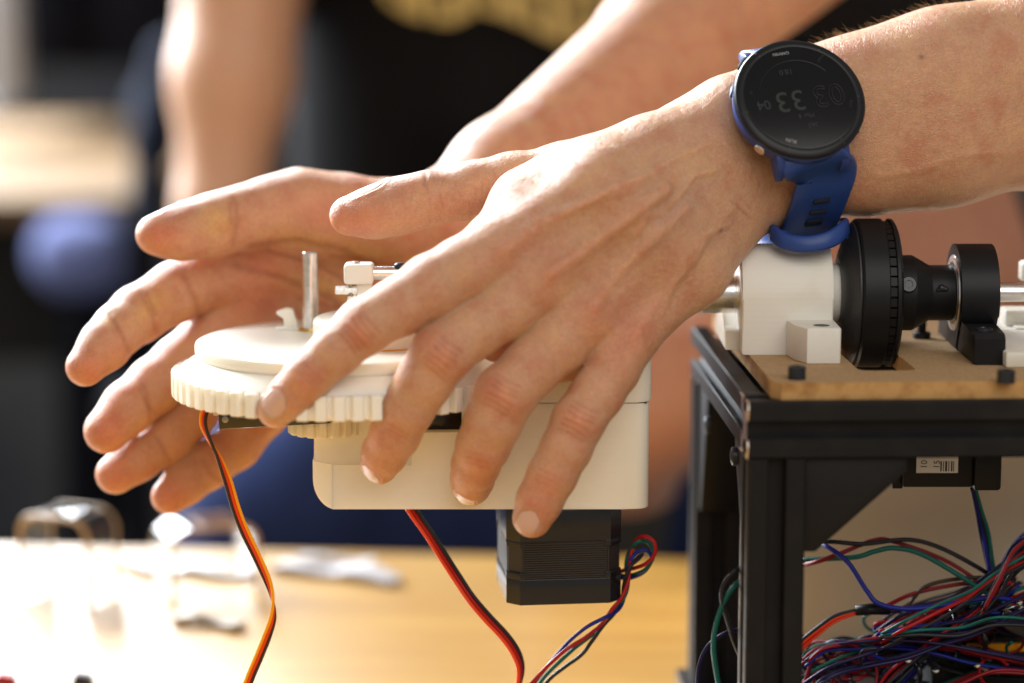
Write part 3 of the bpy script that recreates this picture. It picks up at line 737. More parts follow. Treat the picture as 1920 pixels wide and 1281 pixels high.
# adjustment slots of the strap, seen as recessed dark slits
for i, (px, py) in enumerate(((1538, 371), (1533, 391), (1528, 409), (1523, 424))):
    sl = []
    for dx in (-17, 17):
        best = None; p = WW(px + dx, py - dx * 0.13, 30); d = p - CAMP
        sl.append(CAMP + d)
    # find the strap face along the sight line
    j = int(np.argmin([abs(proj(c[None])[1][0] - py) for c in SC[:60]])); cY = SC[j][1]
    t = unit(SC[j + 1] - SC[j - 1]); nn = unit(np.cross(t, x_w)); 
    if nn[1] > 0: nn = -nn
    c = SC[j] + nn * 1.32
    o = tub('strap_slot', [c - x_w * 3.3, c - x_w * 3.0, c + x_w * 3.0, c + x_w * 3.3], [.5, 1.15, 1.15, .5], M['slot'], None, 10, sp=0, flat=1.0); adopt(o, watch)
# keeper loop, second layer of strap and buckle end under the wrist
kp = [WW(1450, 437, 2), WW(1470, 452, -3), WW(1512, 458, -6), WW(1556, 449, -5), WW(1582, 431, 1), WW(1585, 424, 12), WW(1562, 428, 26), WW(1502, 440, 32), WW(1450, 438, 20)]
band('strap_loop', kp, 6.2, 2.4, M['strap'], watch, wdir=(-0.1, 0.25, 0.95), closed=True, n=8)
band('strap_end', [WW(1466, 440, 0), WW(1500, 455, -3), WW(1540, 450, -2), WW(1576, 432, 4)], 6, 2.2, M['strap'], watch, wdir=(0, .9, -.4), n=8)
band('strap_tail', [WW(1470, 300, 66), WW(1455, 380, 60), WW(1450, 430, 46), WW(1462, 452, 30), WW(1480, 462, 16)], 19, 2.4, M['strap'], watch, wdir=x_w, n=8)
# ------------------------------------------------------------------ white geared mechanism
GY = YO
gb = empty('gear_mechanism', tuple(W(900, 955, GY)), 0, 'white 3D-printed gear and motor housing between the two hands', 'gear mechanism')
def A(o, par=None): return adopt(o, par or gb)
S_ = lambda px: PX(px, W(640, 640, GY))           # photo pixels -> mm at the gear axis
gc = W(641, 637, GY)                              # centre of the disc top
zt = gc[2]
R_out = S_(319)
def gear_bm(cx, cy, R, n, z0, z1, td, hub=0, cham=0.0):
    bm = bmesh.new(); out = []
    for i in range(n):
        a0 = 2 * math.pi * i / n; p = 2 * math.pi / n
        for fr, rr in ((0.0, R - td), (0.12, R - td), (0.22, R - .2), (0.27, R), (0.73, R), (0.78, R - .2), (0.88, R - td)):
            out.append((a0 + p * fr, rr))
    lv = []
    for z, sh in ((z0, -.35), (z0 + .4, 0), (z1 - .4, 0), (z1, -.35)):
        lv.append([bm.verts.new((cx + math.cos(a) * (r + sh), cy + math.sin(a) * (r + sh), z)) for a, r in out])
    for P_, Q in zip(lv, lv[1:]):
        for i in range(len(out)): j = (i + 1) % len(out); bm.faces.new((P_[i], P_[j], Q[j], Q[i]))
    for P_ in (lv[0], lv[-1]):
        c = bm.verts.new((cx, cy, P_[0].co.z))
        for i in range(len(out)): bm.faces.new((P_[i], P_[(i + 1) % len(out)], c))
    return bm
A(obj_bm('gear_ring', gear_bm(gc[0], gc[1], R_out, 60, zt - 19.0, zt - 10.2, 2.9), M['ivory'], auto=30))
A(lath('gear_cone', (gc[0], gc[1], zt - 10.2), (0, 0, 1), [(0, R_out - 2.4), (.5, R_out - 2.8), (5.8, S_(273) - 1.6), (6.0, S_(273) - 1.6)], M['ivory'], seg=128))
Rd = S_(274)
A(lath('turntable_disc', (gc[0], gc[1], zt - 5.0), (0, 0, 1), [(0, Rd - 1.2), (0.6, Rd - .3), (1.4, Rd), (3.8, Rd), (4.6, Rd - .3), (5.0, Rd - 1.2)], M['ivory_disc'], seg=160, auto=40))
hub = A(lath('hub', (W(712, 600, GY)[0], gc[1] - 2, zt), (0, 0, 1), [(0, 25.2), (.5, 25.0), (.6, 24.6), (7.2, 24.6), (8.2, 24.2), (8.9, 23.0), (9.0, 21.8)], M['ivory_disc'], seg=128, auto=40))
A(lath('hub_seam', (W(712, 600, GY)[0], gc[1] - 2, zt + .02), (0, 0, 1), [(0, 25.5), (.45, 25.5)], M['gold'], seg=96))
# upright steel shaft with a brass seat
sb = G(583, 619, zt)
A(lath('steel_shaft', (sb[0], sb[1], zt), (0, 0, 1), [(0, 3.1), (29.6, 3.1), (30.1, 2.6)], M['steel'], seg=40))
A(lath('brass_seat', (sb[0] - .3, sb[1] - .5, zt), (0, 0, 1), [(0, 4.6), (.5, 4.5), (.9, 3.6)], M['brass'], seg=32))
# printed latch on the disc
lt = G(545, 616, zt)
A(pris('latch', [(lt[0] + x, lt[1] - 2, zt + z) for x, z in ((-2.2, 0), (2.6, 0), (2.6, 2.4), (.9, 7.4), (-1.6, 7.8), (-5.2, 6.6), (-5.0, 5.4), (-2.2, 4.2))], (0, 4.5, 0), M['ivory_disc'], bev=.35))
A(pris('latch_rib', [(lt[0] + x, lt[1] - 4.5, zt + z) for x, z in ((-5.4, 0), (3.4, 0), (3.4, .9), (-5.4, .9))], (0, 7, 0), M['ivory_disc'], bev=.2))
# slider block with cross rod
q = W(673, 511, GY - 2)
sl = A(bx('slider_block', (q[0] - 5.3, q[1] - 5, q[2] - 3.9), (q[0] + 5.4, q[1] + 5, q[2] + 3.5), M['white_print'], bev=1.2, seg=3))
A(lath('cross_rod', (q[0] + 5.4, q[1], q[2] - .2), (1, 0, 0), [(0, 2.5), (60, 2.5)], M['steel'], seg=32))
A(bx('slider_post', (q[0] - 0.8, q[1] - 2.5, zt + 8), (q[0] + 4.8, q[1] + 3.5, q[2] - 3.6), M['white_print'], bev=.5))
A(lath('set_screw', (q[0] - 2.9, q[1] - 1.5, zt + 6), (0, 0, 1), [(0, 1.3), (q[2] - zt - 9.5, 1.3)], M['steel_dark'], seg=16))
A(lath('small_rod', (q[0] - 8.7, q[1] - 1.5, q[2] - 6.3), (1, 0, 0), [(0, 1.5), (.3, 1.75), (8, 1.75)], M['steel'], seg=6, auto=20))
A(lath('block_screw', (q[0] - 1.2, q[1] - 1, q[2] + 3.3), (0, 0, 1), [(0, 1.9), (.6, 1.9), (1.0, 1.3)], M['steel'], seg=6, auto=20))
rs = W(750, 494, GY - 2); A(lath('rod_screw', (rs[0], rs[1], q[2] + 2.0), (0, 0, 1), [(0, 2.4), (1.0, 2.3), (1.6, 1.4)], M['black_bolt'], seg=20))
tf = W(655, 566, GY - 4)
A(soft('print_tuft', [(tf + np.array([0, 0, -3]), tf + np.array([.3, 0, 1.5]), 1.2, 1.0), (tf + np.array([1, 0, 0]), tf + np.array([2, 0, 2.0]), .8, .7)], M['ivory_disc'], .35, k=1))
# housing
hx0, hx1 = W(582, 900, 0)[0], W(1217, 900, 0)[0]
fy = GY - 20.0                                   # front face (beyond the fingers)
z = lambda py: W(900, py, fy)[2]
X = lambda px: W(px, 800, fy)[0]
zb, zl, zm, zs = z(955), z(872), z(810), z(757)
def rounded(x0, x1, y0, y1, r, n=6, corners='abcd', cham=()):
    P = []
    for c, (cx, cy, a0) in zip('abcd', ((x0 + r, y0 + r, 180), (x1 - r, y0 + r, 270), (x1 - r, y1 - r, 0), (x0 + r, y1 - r, 90))):
        for i in range(n + 1):
            a = math.radians(a0 + 90 * i / n); P.append((cx + r * math.cos(a), cy + r * math.sin(a)))
    return P
H0 = X(582)
def slab(bm, x0, x1, y0, y1, z0, z1, r, bev=.5):
    prism(bm, [(x, y, z0) for x, y in rounded(x0, x1, y0, y1, r)], (0, 0, z1 - z0), bev)
bm = bmesh.new()
# lower block: bevelled at its left foot, so the outline is cut in the front view
yb = fy + 46
prof = [(X(582), zl + 2), (X(582), z(922)), (X(584), z(930)), (X(606), z(948)), (X(622), zb), (X(1217) - 3, zb), (X(1217) - .6, zb + .6), (X(1217), zb + 2.5), (X(1217), zl + 2)]
# profile cut left: plan view has a chamfered front-left corner too
def strip(x, off):   # front offset of the plan at x
    return off
A0 = [bm.verts.new((x, fy + 7.5 if x < X(610) else fy, zz)) for x, zz in [(X(582), zl), (X(582), z(925)), (X(620), zb)]]
bm.free(); bm = bmesh.new()
def hull_bm(pts):
    b = bmesh.new(); vs = [b.verts.new(p) for p in pts]; bmesh.ops.convex_hull(b, input=vs); return b
foot = [(X(582), fy + 8, zl), (X(622), fy, zb), (X(622), fy, zl), (X(596), fy + 4, zl)] + [(X(582 + 38 * (1 - math.cos(t))), fy + 8 * math.cos(t) ** 1.0, z(908 + 46 * math.sin(t))) for t in np.linspace(0, math.pi / 2, 9)] + [(X(582 + 38 * (1 - math.cos(t))), yb, z(908 + 46 * math.sin(t))) for t in np.linspace(0, math.pi / 2, 9)] + [
        (X(582), yb, zl), (X(582), yb, z(926)), (X(622), yb, zb), (X(622), yb, zl)]
A(obj_bm('housing_foot', hull_bm(foot), M['ivory'], auto=25))
bm = bmesh.new()
prism(bm, [(X(622), fy, zb), (X(1218), fy, zb), (X(1218), fy, zs), (X(962), fy, zs), (X(962), fy, zm), (X(770), fy, zm), (X(770), fy, zl), (X(622), fy, zl)], (0, yb - fy, 0))
ed = [e for e in bm.edges if all(abs(v.co.x - X(1218)) < .01 for v in e.verts) and abs(e.verts[0].co.y - e.verts[1].co.y) < .01]
bmesh.ops.bevel(bm, geom=ed, offset=5.0, segments=8, profile=0.5, affect='EDGES')
ed = [e for e in bm.edges if all(abs(v.co.z - zb) < .01 for v in e.verts) and min(v.co.x for v in e.verts) > X(622) + .5 or all(abs(v.co.z - zm) < .01 or abs(v.co.z - zl) < .01 for v in e.verts) and abs(e.verts[0].co.y - fy) < .01]
bmesh.ops.bevel(bm, geom=ed, offset=.5, segments=2, profile=0.5, affect='EDGES')
A(obj_bm('housing', bm, M['ivory'], auto=25))
# slanted, recessed left wall with a soft foot
bm = bmesh.new(); n = 10; rows = []
for i in range(n + 1):
    t = i / n; zz = zl - 1.0 + (z(768) - zl + 1.0) * t
    off = 5.8 * (1 - (1 - min(t * 3.2, 1)) ** 2)
    rows.append([(X(583), fy + 10 + off * .4), (X(588), fy + 6.5 + off * .8), (X(600), fy + 3.5 + off), (X(622), fy + .6 + off), (X(700), fy + .3 + off), (X(771), fy + .25), (X(771), yb - 1), (X(583), yb - 1), zz])
R2 = [[bm.verts.new((x, y, r[-1])) for x, y in r[:-1]] for r in rows]
for P_, Q in zip(R2, R2[1:]):
    for i in range(8): j = (i + 1) % 8; bm.faces.new((P_[i], P_[j], Q[j], Q[i]))
bm.faces.new(R2[0]); bm.faces.new(R2[-1])
A(obj_bm('side_wall', bm, M['ivory'], auto=40))
bm = bmesh.new(); slab(bm, X(962), X(1222), fy - .1, yb, zs + .35, z(655), 5.2, .5)
A(obj_bm('housing_lid', bm, M['ivory'], auto=30))
A(bx('lid_seam', (X(966), fy + 1.0, zs - .1), (X(1213), yb - 2, zs + .5), M['brown'], bev=0))
A(bx('axle_clamp', (X(1120), 38, z(655) - 1), (X(1205), 62, W(1200, 549, 50)[2] + 10), M['ivory'], bev=1.5))
# stub
# small drive gear under the big one
pc = (X(582) + 4, fy + 14)
A(obj_bm('drive_gear', gear_bm(X(606), fy + 12.5, 14.0, 18, z(822), z(786), 1.4), M['ivory'], auto=30))
A(lath('drive_gear_collar', (X(606), fy + 12.5, z(786) - .2), (0, 0, 1), [(0, 15.4), (1.2, 15.6), (2.6, 15.6)], M['ivory'], seg=64))
# black servo under the gear, wires leave at its left end
so = (W(409, 790, GY - 22)); zz0, zz1 = W(420, 797, GY - 22)[2], W(420, 752, GY - 22)[2]
rz = Matrix.Rotation(math.radians(-3.0), 3, 'Y')
bm = bmesh.new(); box(bm, (so[0] + 20.3, so[1] + 10, (zz0 + zz1) / 2 - .6), (40.6, 20, zz1 - zz0), .5, 2, rz)
sv = A(obj_bm('servo_motor', bm, M['servo'], auto=30))
adopt(lath('screw', (so[0] + 2.6, so[1] + .25, zz0 + 2.0), (0, -1, 0), [(0, 1.2), (.5, 1.2), (.7, .5)], M['steel_dark'], seg=16), sv)
adopt(bx('servo_mark', (so[0] + 8.2, so[1] - .25, zz0 + 2.6), (so[0] + 11.5, so[1] + .1, zz0 + 2.85), M['print_grey'], bev=0), sv)
for (x_, z_) in ((9.5, 4.0), (15.2, 3.2), (17.0, 2.6), (18.6, 4.1)):
    adopt(tub('servo_mark', [(so[0] + x_ + 0.8 * math.cos(t), so[1] - .12, zz0 + z_ + 0.8 * math.sin(t)) for t in np.linspace(1, 4.6, 8)], .12, M['tick'], None, 4, sp=0), sv)
adopt(bx('servo_flange', (so[0] - 2.2, so[1] + 4, zz0 + 2.6), (so[0] + .4, so[1] + 14, zz1 - .5), M['ivory'], bev=.3), sv)
bm = bmesh.new(); box(bm, (X(815), fy + 9, (zm + z(768)) / 2), (S_(98), 9, zm and abs(z(768) - zm) + 1), .4)  # black block added to fill the gap where only dark background shows through
A(obj_bm('dark_gap_block', bm, M['black_gloss'], auto=30))
# stepper motor hanging below, turned a little
sc = W(1053, 1045, GY - 18); st = empty('stepper_motor', (0, 0, 0)); st.location = (0, 0, 0)
def octo(h, c): return [(-h, -h + c), (-h + c, -h), (h - c, -h), (h, -h + c), (h, h - c), (h - c, h), (-h + c, h), (-h, h - c)]
zs0, zs1 = W(1050, 1133, GY - 18)[2], zb + .1
cx, cy = sc[0] - 1.0, GY - 20 + 22.8
ang = math.radians(-6.5)
def sp(p, zz): return (cx + p[0] * math.cos(ang) + p[1] * math.sin(ang), cy - p[0] * math.sin(ang) + p[1] * math.cos(ang), zz)
def layer(name, h, c, z0, z1, m, bev, par):
    o = pris(name, [sp(p, z0) for p in octo(h, c)], (0, 0, z1 - z0), m, None, bev); return adopt(o, par)
Hh = 21.4; zc0 = W(1050, 1078, GY - 18)[2]; zc1 = W(1050, 1018, GY - 18)[2]
bpy.data.objects.remove(st)
st = pris('stepper_motor', [sp(p, zc0 - 2) for p in octo(Hh - .9, 4.2)], (0, 0, zc1 - zc0 + 4), M['laminate'], None, 0); adopt(st, gb)
nl = int((zc1 - zc0 + 3) / .85)
bm = bmesh.new()
for i in range(nl):
    z0 = zc0 - 2.0 + i * .85; prism(bm, [sp(p, z0) for p in octo(Hh - .35, 5.6)], (0, 0, .45))
adopt(tag(obj_bm('lamination', bm, M['laminate'], None), kind='stuff'), st)
layer('end_cap', Hh, 4.6, zs0, zc0 - 1.4, M['black_gloss'], .35, st)
layer('end_cap', Hh, 4.6, zc1 + .6, zs1 - .8, M['black_gloss'], .35, st)
layer('mounting_plate', Hh - .6, 4.2, zs1 - 1.0, zs1 + .3, M['steel_dark'], .1, st)
for su, sv_ in ((-1, -1), (1, -1), (-1, 1)):      # corner posts of the end caps
    for (z0, z1) in ((zc0 - 1.6, zc0 + 1.0), (zc1 - 1.4, zc1 + .8)):
        P = [(su * (Hh - .02), sv_ * (Hh - 4.6)), (su * (Hh - 4.6), sv_ * (Hh - .02)), (su * (Hh - 6.6), sv_ * (Hh - .02)), (su * (Hh - 6.6), sv_ * (Hh - 3)), (su * (Hh - 3), sv_ * (Hh - 6.6)), (su * (Hh - .02), sv_ * (Hh - 6.6))]
        adopt(pris('cap_corner', [sp(p, z0) for p in P], (0, 0, z1 - z0), M['black_gloss'], None, .15), st)

# ------------------------------------------------------------------ cables
def ribbon(root, pts, colors, r, angs, n=9):
    C = spline([np.array(p) for p in pts], n); k = len(C); m = len(pts) - 1
    for ci, (nm, mt) in enumerate(colors):
        o = ci - (len(colors) - 1) / 2; P = []
        for i, c in enumerate(C):
            t = i / (k - 1) * m; j = min(int(t), m - 1); a = math.radians(angs[j] + (angs[j + 1] - angs[j]) * (t - j))
            tg = unit(C[min(i + 1, k - 1)] - C[max(i - 1, 0)]); d = np.array([math.cos(a), math.sin(a), 0.0]); d = unit(d - tg * np.dot(d, tg))
            P.append(c + d * o * r * 1.9)
        adopt(tub(nm, P, r, M[mt], None, 8, sp=0), root)
c1 = empty('servo_cable', tuple(W(400, 765, 25)), 0, 'thin brown, red and orange ribbon cable hanging from the left end of the servo', 'cable')
cp = [(412, 768, 2), (396, 762, 0), (383, 775, -2), (382, 800, -3), (396, 832, -3), (412, 862, -2), (428, 905, -1), (441, 950, -1), (458, 995, 0), (482, 1045, 0), (502, 1090, 0), (511, 1125, 0), (511, 1160, 0), (500, 1195, 0), (484, 1235, 0), (470, 1268, 0), (455, 1310, 0)]
ribbon(c1, [W(x, y, Y + 25) for x, y, Y in cp], [('brown_wire', 'brown'), ('red_wire', 'vermil'), ('orange_wire', 'orange')], 0.62,
       [60, 120, 150, 140, 110, 70, 25, 5, 0, -5, -30, -75, -130, -165, -175, -180, -180])
c2 = empty('servo_cable', tuple(W(775, 957, 25)), 0, 'vermilion and black cable hanging from under the white housing to the right', 'cable')
cp = [(760, 940, 20), (778, 965, 12), (803, 1000, 10), (832, 1045, 10), (858, 1085, 10), (885, 1125, 8), (915, 1160, 8), (945, 1192, 8), (966, 1222, 8), (976, 1252, 8), (972, 1285, 8), (960, 1310, 8)]
ribbon(c2, [W(x, y, Y + 25) for x, y, Y in cp], [('orange_wire', 'vermil'), ('red_wire', 'red'), ('black_wire', 'blackw')], 0.72,
       [-10, -8, -5, 0, 10, 15, 15, 10, 20, 50, 70, 80])
c3 = empty('motor_lead', tuple(W(1168, 1080, 37)), 0, 'four twisted red, blue, green and black wires looping from the stepper motor', 'cable')
def wire(nm, pts, mt, root, r=0.75, dY=25):
    return adopt(tub(nm, [W(x, y, (p[0] if p else 8) + dY) for x, y, *p in pts], r, M[mt], None, 8), root)
wire('red_wire', [(1160, 1072, 20), (1180, 1068, 14), (1210, 1058, 8), (1228, 1038, 6), (1226, 1016, 6), (1208, 1006, 8), (1192, 1014, 12), (1184, 1036, 12), (1180, 1066, 8), (1178, 1090, 6), (1166, 1120, 4), (1148, 1142, 2), (1128, 1170, 8), (1098, 1195, 6), (1062, 1218, 2), (1030, 1246, 2), (1000, 1278, 4), (975, 1310, 4)], 'red', c3)
wire('blue_wire', [(1160, 1084, 22), (1182, 1084, 18), (1208, 1072, 14), (1222, 1050, 12), (1214, 1034, 12), (1198, 1034, 12), (1184, 1048, 10), (1176, 1072, 10), (1172, 1100, 12), (1168, 1128, 12), (1156, 1146, 6), (1130, 1160, 1), (1100, 1176, 2), (1070, 1200, 6), (1046, 1226, 8), (1026, 1250, 8), (1004, 1278, 8), (985, 1310, 8)], 'blue', c3)
wire('green_wire', [(1160, 1080, 24), (1186, 1078, 18), (1212, 1066, 12), (1226, 1040, 12), (1216, 1018, 12), (1196, 1016, 10), (1180, 1036, 14), (1174, 1060, 14), (1178, 1084, 14), (1174, 1112, 8), (1160, 1134, 10), (1140, 1158, 12), (1110, 1190, 10), (1078, 1215, 8), (1048, 1242, 6), (1022, 1268, 6), (1000, 1300, 6)], 'teal', c3)
wire('black_wire', [(1160, 1076, 26), (1180, 1062, 20), (1196, 1050, 14), (1204, 1040, 10), (1190, 1052, 6), (1178, 1070, 4), (1170, 1096, 8), (1166, 1124, 12), (1152, 1150, 12), (1132, 1172, 10), (1108, 1205, 8), (1090, 1228, 8), (1060, 1250, 8), (1032, 1272, 8), (1008, 1300, 8)], 'blackw', c3)
# ------------------------------------------------------------------ aluminium frame on the right
FR = np.array([80.8, -30.0, -16.2]); FA = math.radians(2.4)
fc, fs = math.cos(FA), math.sin(FA)
frame = empty('machine_frame', (FR[0], FR[1], -167.0), 0, 'black slotted aluminium frame carrying the fibreboard plate, right of the hands', 'frame')
def L2(x, y, z_): return np.array([FR[0] + x * fc - y * fs, FR[1] + x * fs + y * fc, FR[2] + z_])
FM = Matrix.Translation(Vector(FR * MM)) @ Matrix.Rotation(FA, 4, 'Z')
def place(o, root=None):
    """frame coordinates -> place"""
    o.matrix_world = FM; bpy.context.view_layer.update()
    o.location = FM.to_translation(); o.rotation_euler = (0, 0, FA)
    if root is not None:
        o.parent = root; o.matrix_parent_inverse = Matrix.Translation(root.location).inverted()
    return o
def P(o, root=None): return place(o, root or frame)
# slotted profile: cross-section in (a,b), extruded along c
def section():
    q = [(-10, -9.2), (-9.2, -10), (-3.5, -10), (-3.1, -9.6), (-3.1, -8.4), (-5.6, -8.4), (-2.6, -5.0), (2.6, -5.0), (5.6, -8.4), (3.1, -8.4), (3.1, -9.6), (3.5, -10)]
    out = []
    for k in range(4):
        c, s = math.cos(k * math.pi / 2), math.sin(k * math.pi / 2)
        out += [(a * c - b * s, a * s + b * c) for a, b in q]
    return out
SEC = section()
def beam(name, a, b):
    """a,b centre points in frame coordinates, axis-aligned"""
    a = Vector(a); b = Vector(b); d = (b - a); L = d.length; ax = d / L
    u = Vector((0, 0, 1)) if abs(ax.z) < .5 else Vector((1, 0, 0)); v = ax.cross(u)
    bm = bmesh.new(); prism(bm, [a + u * p + v * q for p, q in SEC], d)
    o = obj_bm(name, bm, M['anod']); me = o.data; me.materials.append(M['cut_alu'])
    for f in me.polygons:
        if len(f.vertices) > 6: f.material_index = 1
    return o
P(beam('front_beam', (0, 10, -10), (230, 10, -10)))
P(beam('side_beam', (10, 20.1, -10), (10, 172, -10)))
P(beam('rear_beam', (20.1, 162, -10), (230, 162, -10)))
P(beam('post', (10, 10, -20.1), (10, 10, -150.6))); P(beam('post', (10, 162, -20.1), (10, 162, -150.6)))
P(beam('post', (220, 162, -20.1), (220, 162, -150.6)))
for (a, b) in (((0, .2, 0), None),):
    pass
M['edge_metal'] = mat('worn_edge', (0.80, 0.70, 0.58), 0.35, 1.0)
# bare metal rims of the sawn beam ends
for (pts) in ([(-.25, .6, -.3), (-.25, 6.4, -.3)], [(-.25, 13.6, -.3), (-.25, 19.4, -.3)], [(-.25, .4, -.6), (-.25, .4, -6.5)], [(-.25, .4, -13.5), (-.25, .4, -19.6)], [(-.25, .6, -19.7), (-.25, 6.4, -19.7)], [(-.25, 13.6, -19.7), (-.25, 19.4, -19.7)]):
    P(tub('sawn_rim', pts, .42, M['edge_metal'], None, 6, sp=0))
# right-angle brackets
def gus(name, plane, o3, sx, sz, th, sg=1):
    if plane == 'xz': pts = [(o3[0], o3[1], o3[2]), (o3[0] + sx, o3[1], o3[2]), (o3[0] + sx, o3[1], o3[2] - 5), (o3[0] + 4, o3[1], o3[2] - sz), (o3[0], o3[1], o3[2] - sz)]; off = (0, th, 0)
    else: pts = [(o3[0], o3[1], o3[2]), (o3[0], o3[1] + sg * sx, o3[2]), (o3[0], o3[1] + sg * sx, o3[2] - 4), (o3[0], o3[1] + sg * 4, o3[2] - sz), (o3[0], o3[1], o3[2] - sz)]; off = (th, 0, 0)
    return pris(name, pts, off, M['black'], None, .4)
P(gus('corner_bracket', 'xz', (20.2, 3, -20.2), 35, 33, 14))
P(gus('corner_bracket', 'yz', (1.5, 20.3, -20.2), 26, 36, 16)); P(gus('corner_bracket', 'yz', (1.5, 151.7, -20.2), 26, 52, 16, -1))
for (y, zz) in ((120, -31), (40, -27)):
    b = lath('bracket_bolt', (1.4, y, zz), (-1, 0, 0), [(0, 3.6), (1.6, 3.4), (2.2, 2.2)], M['black_bolt'], seg=24); P(b)
# fibreboard plate with a slot for the wheel
def board():
    x0, x1, y0, y1 = 8.5, 232, 3.5, 170; bm = bmesh.new()
    sx0, sx1, sy0, sy1 = 42.5, 63, 27, 92
    O = [(x0 + 3, y0), (x1, y0), (x1, y1), (x0, y1), (x0, y0 + 5)]
    # ring of quads: outer boundary to slot boundary via triangle fill
    inn = []
    for cx_, cy_, a0 in ((sx0 + 4, sy0 + 4, 180), (sx1 - 4, sy0 + 4, 270), (sx1 - 4, sy1 - 4, 0), (sx0 + 4, sy1 - 4, 90)):
        for i in range(5): a = math.radians(a0 + 22.5 * i); inn.append((cx_ + 4 * math.cos(a), cy_ + 4 * math.sin(a)))
    def ring(pts, z_): 
        vs = [bm.verts.new((x, y, z_)) for x, y in pts]; return vs, [bm.edges.new((vs[i], vs[(i + 1) % len(vs)])) for i in range(len(vs))]
    T, te = ring(O, 6.0); ti, tie = ring(inn, 6.0); Bq, be = ring(O, .05); bi, bie = ring(inn, .05)
    bmesh.ops.triangle_fill(bm, edges=te + tie, use_beauty=True); bmesh.ops.triangle_fill(bm, edges=be + bie, use_beauty=True)
    for U, D in ((T, Bq), (ti, bi)):
        for i in range(len(U)): j = (i + 1) % len(U); bm.faces.new((U[i], U[j], D[j], D[i]))
    o = obj_bm('fibreboard_plate', bm, M['mdf']); o.data.materials.append(M['mdf_edge'])
    for f in o.data.polygons:
        if abs(f.normal.z) < .5: f.material_index = 1
    return o
P(board())
def cap_bolt(wpt, z_, r=3.1, h=4.6):
    b = lath('cap_bolt', (wpt[0], wpt[1], z_), (0, 0, 1), [(0, r), (h - .4, r), (h, r - .4), (h, r * .55), (h - 2, r * .5)], M['black_bolt'], seg=24); adopt(b, frame)
zB = FR[2] + 6.0
cap_bolt(G(1494, 711, zB), zB); cap_bolt(G(1886, 718, zB), zB)
tb = G(1728, 634, zB); cap_bolt(tb, zB, 3.4, 2.4); adopt(lath('stud', (tb[0], tb[1], zB + 2), (0, 0, 1), [(0, 1.7), (6, 1.7)], M['black_bolt'], seg=16), frame)
# beige block added in place of the lit background behind the frame
M['beige'] = mat('beige_board', (0.85, 0.74, 0.56), 0.8, noise=(6, (0.78, 0.67, 0.50), .3, .7))
bp = empty('beige_backdrop', tuple(W(1650, 1280, 187)), 0, 'made-up beige block standing in for the lit background behind the machine frame', 'box')
_l, _r = W(1402, 720, 187), W(2300, 720, 187)
adopt(bx('backdrop_body', (_l[0], 187, -166.5), (_r[0], 300, _l[2] - 4), M['beige'], bev=1.5), bp)
adopt(bx('backdrop_cap', (_l[0] - 2, 185, _l[2] - 4.1), (_r[0] + 2, 302, _l[2] + 3), M['beige'], bev=1.0), bp)
P(bx('base_board', (-4, -2, -150.8), (232, 178, -147.0), M['black'], bev=.4))

# ------------------------------------------------------------------ axle, bearings and wheel
AY = 50.0; az = W(1500, 549, AY)[2]; XA = lambda px, Y=AY: W(px, 549, Y)[0]
wb = empty('bearing_block', tuple(L2(30, 60, 6)), 0, 'white printed bearing block with a bolted foot, left of the black wheel', 'bearing block')
bm = bmesh.new(); r_ = 18.3
prof = [(AY - r_ + 1.5, zB)] + [(AY + r_ * math.cos(a), az + r_ * math.sin(a)) for a in np.linspace(math.pi * 1.0, 0, 26)] + [(AY + r_ - 1.5, zB)]
xa, xb = XA(1392, AY - 16), XA(1562, AY - 16)
prism(bm, [(xa, y, z_) for y, z_ in prof], (xb - xa, 0, 0), .9)
A_ = lambda o: adopt(o, wb)
A_(obj_bm('block_body', bm, M['white_print'], auto=28))
bm = bmesh.new(); prism(bm, [(xa - 5.2, y, z_) for y, z_ in [(AY - 6, zB + .1), (AY - 6, zB + 7), (AY + 2, az - 12), (AY + 14, az - 3), (AY + 18, az - 2), (AY + 38, zB + 5), (AY + 38, zB + .1)]], (5.4, 0, 0), .6)
A_(obj_bm('rear_foot', bm, M['white_print'], auto=28))
f0, f1 = XA(1502, 14), XA(1578, 14); fyy0 = G(1540, 683, zB)[1]; ft = W(1540, 616, fyy0)[2]
ch = 3.0
bm = bmesh.new(); prism(bm, [(f0 + ch * .8, fyy0, zB + .05), (f1 - .6, fyy0, zB + .05), (f1, fyy0 + .6, zB + .05), (f1, AY - 8, zB + .05), (f0 - 3.5, AY - 12, zB + .05), (f0 - 1.5, fyy0 + 9, zB + .05)], (0, 0, ft - zB), .5)
A_(obj_bm('block_foot', bm, M['white_print'], auto=28))
A_(lath('foot_hole', ((f0 + f1) / 2 + 1, fyy0 + 7, ft - .2), (0, 0, 1), [(0, 3.0), (.28, 3.0), (.3, 2.4)], M['black'], seg=24))
# axle
axle = tag(lath('axle', (XA(1330) - 40, AY, az), (1, 0, 0), [(0, 7.6), (36.8, 7.6), (36.9, 7.4), (37.1, 7.4), (37.2, 7.6), (48.8, 7.6), (48.9, 7.3), (49.3, 7.3), (49.4, 7.6), (75, 7.6)], M['steel'], seg=48),
           'polished steel axle running into the left side of the white bearing block', 'axle')
ws = empty('wheel', (XA(1620), AY, az - 28), 0, 'large black flanged wheel standing in the slot of the fibreboard plate', 'wheel')
x0 = XA(1592)
A_ = lambda o: adopt(o, ws)
A_(lath('washer', (XA(1552), AY, az), (1, 0, 0), [(0, 10.6), (2.0, 10.9), (6.0, 10.4)], M['white_print'], seg=64))
Rw = 27.6
A_(lath('wheel_cone', (XA(1570), AY, az), (1, 0, 0), [(0, 13.0), (1.0, 17), (2.6, 21.5), (4.2, 25), (5.0, 26.2), (5.6, 26.2)], M['black_grain'], seg=96))
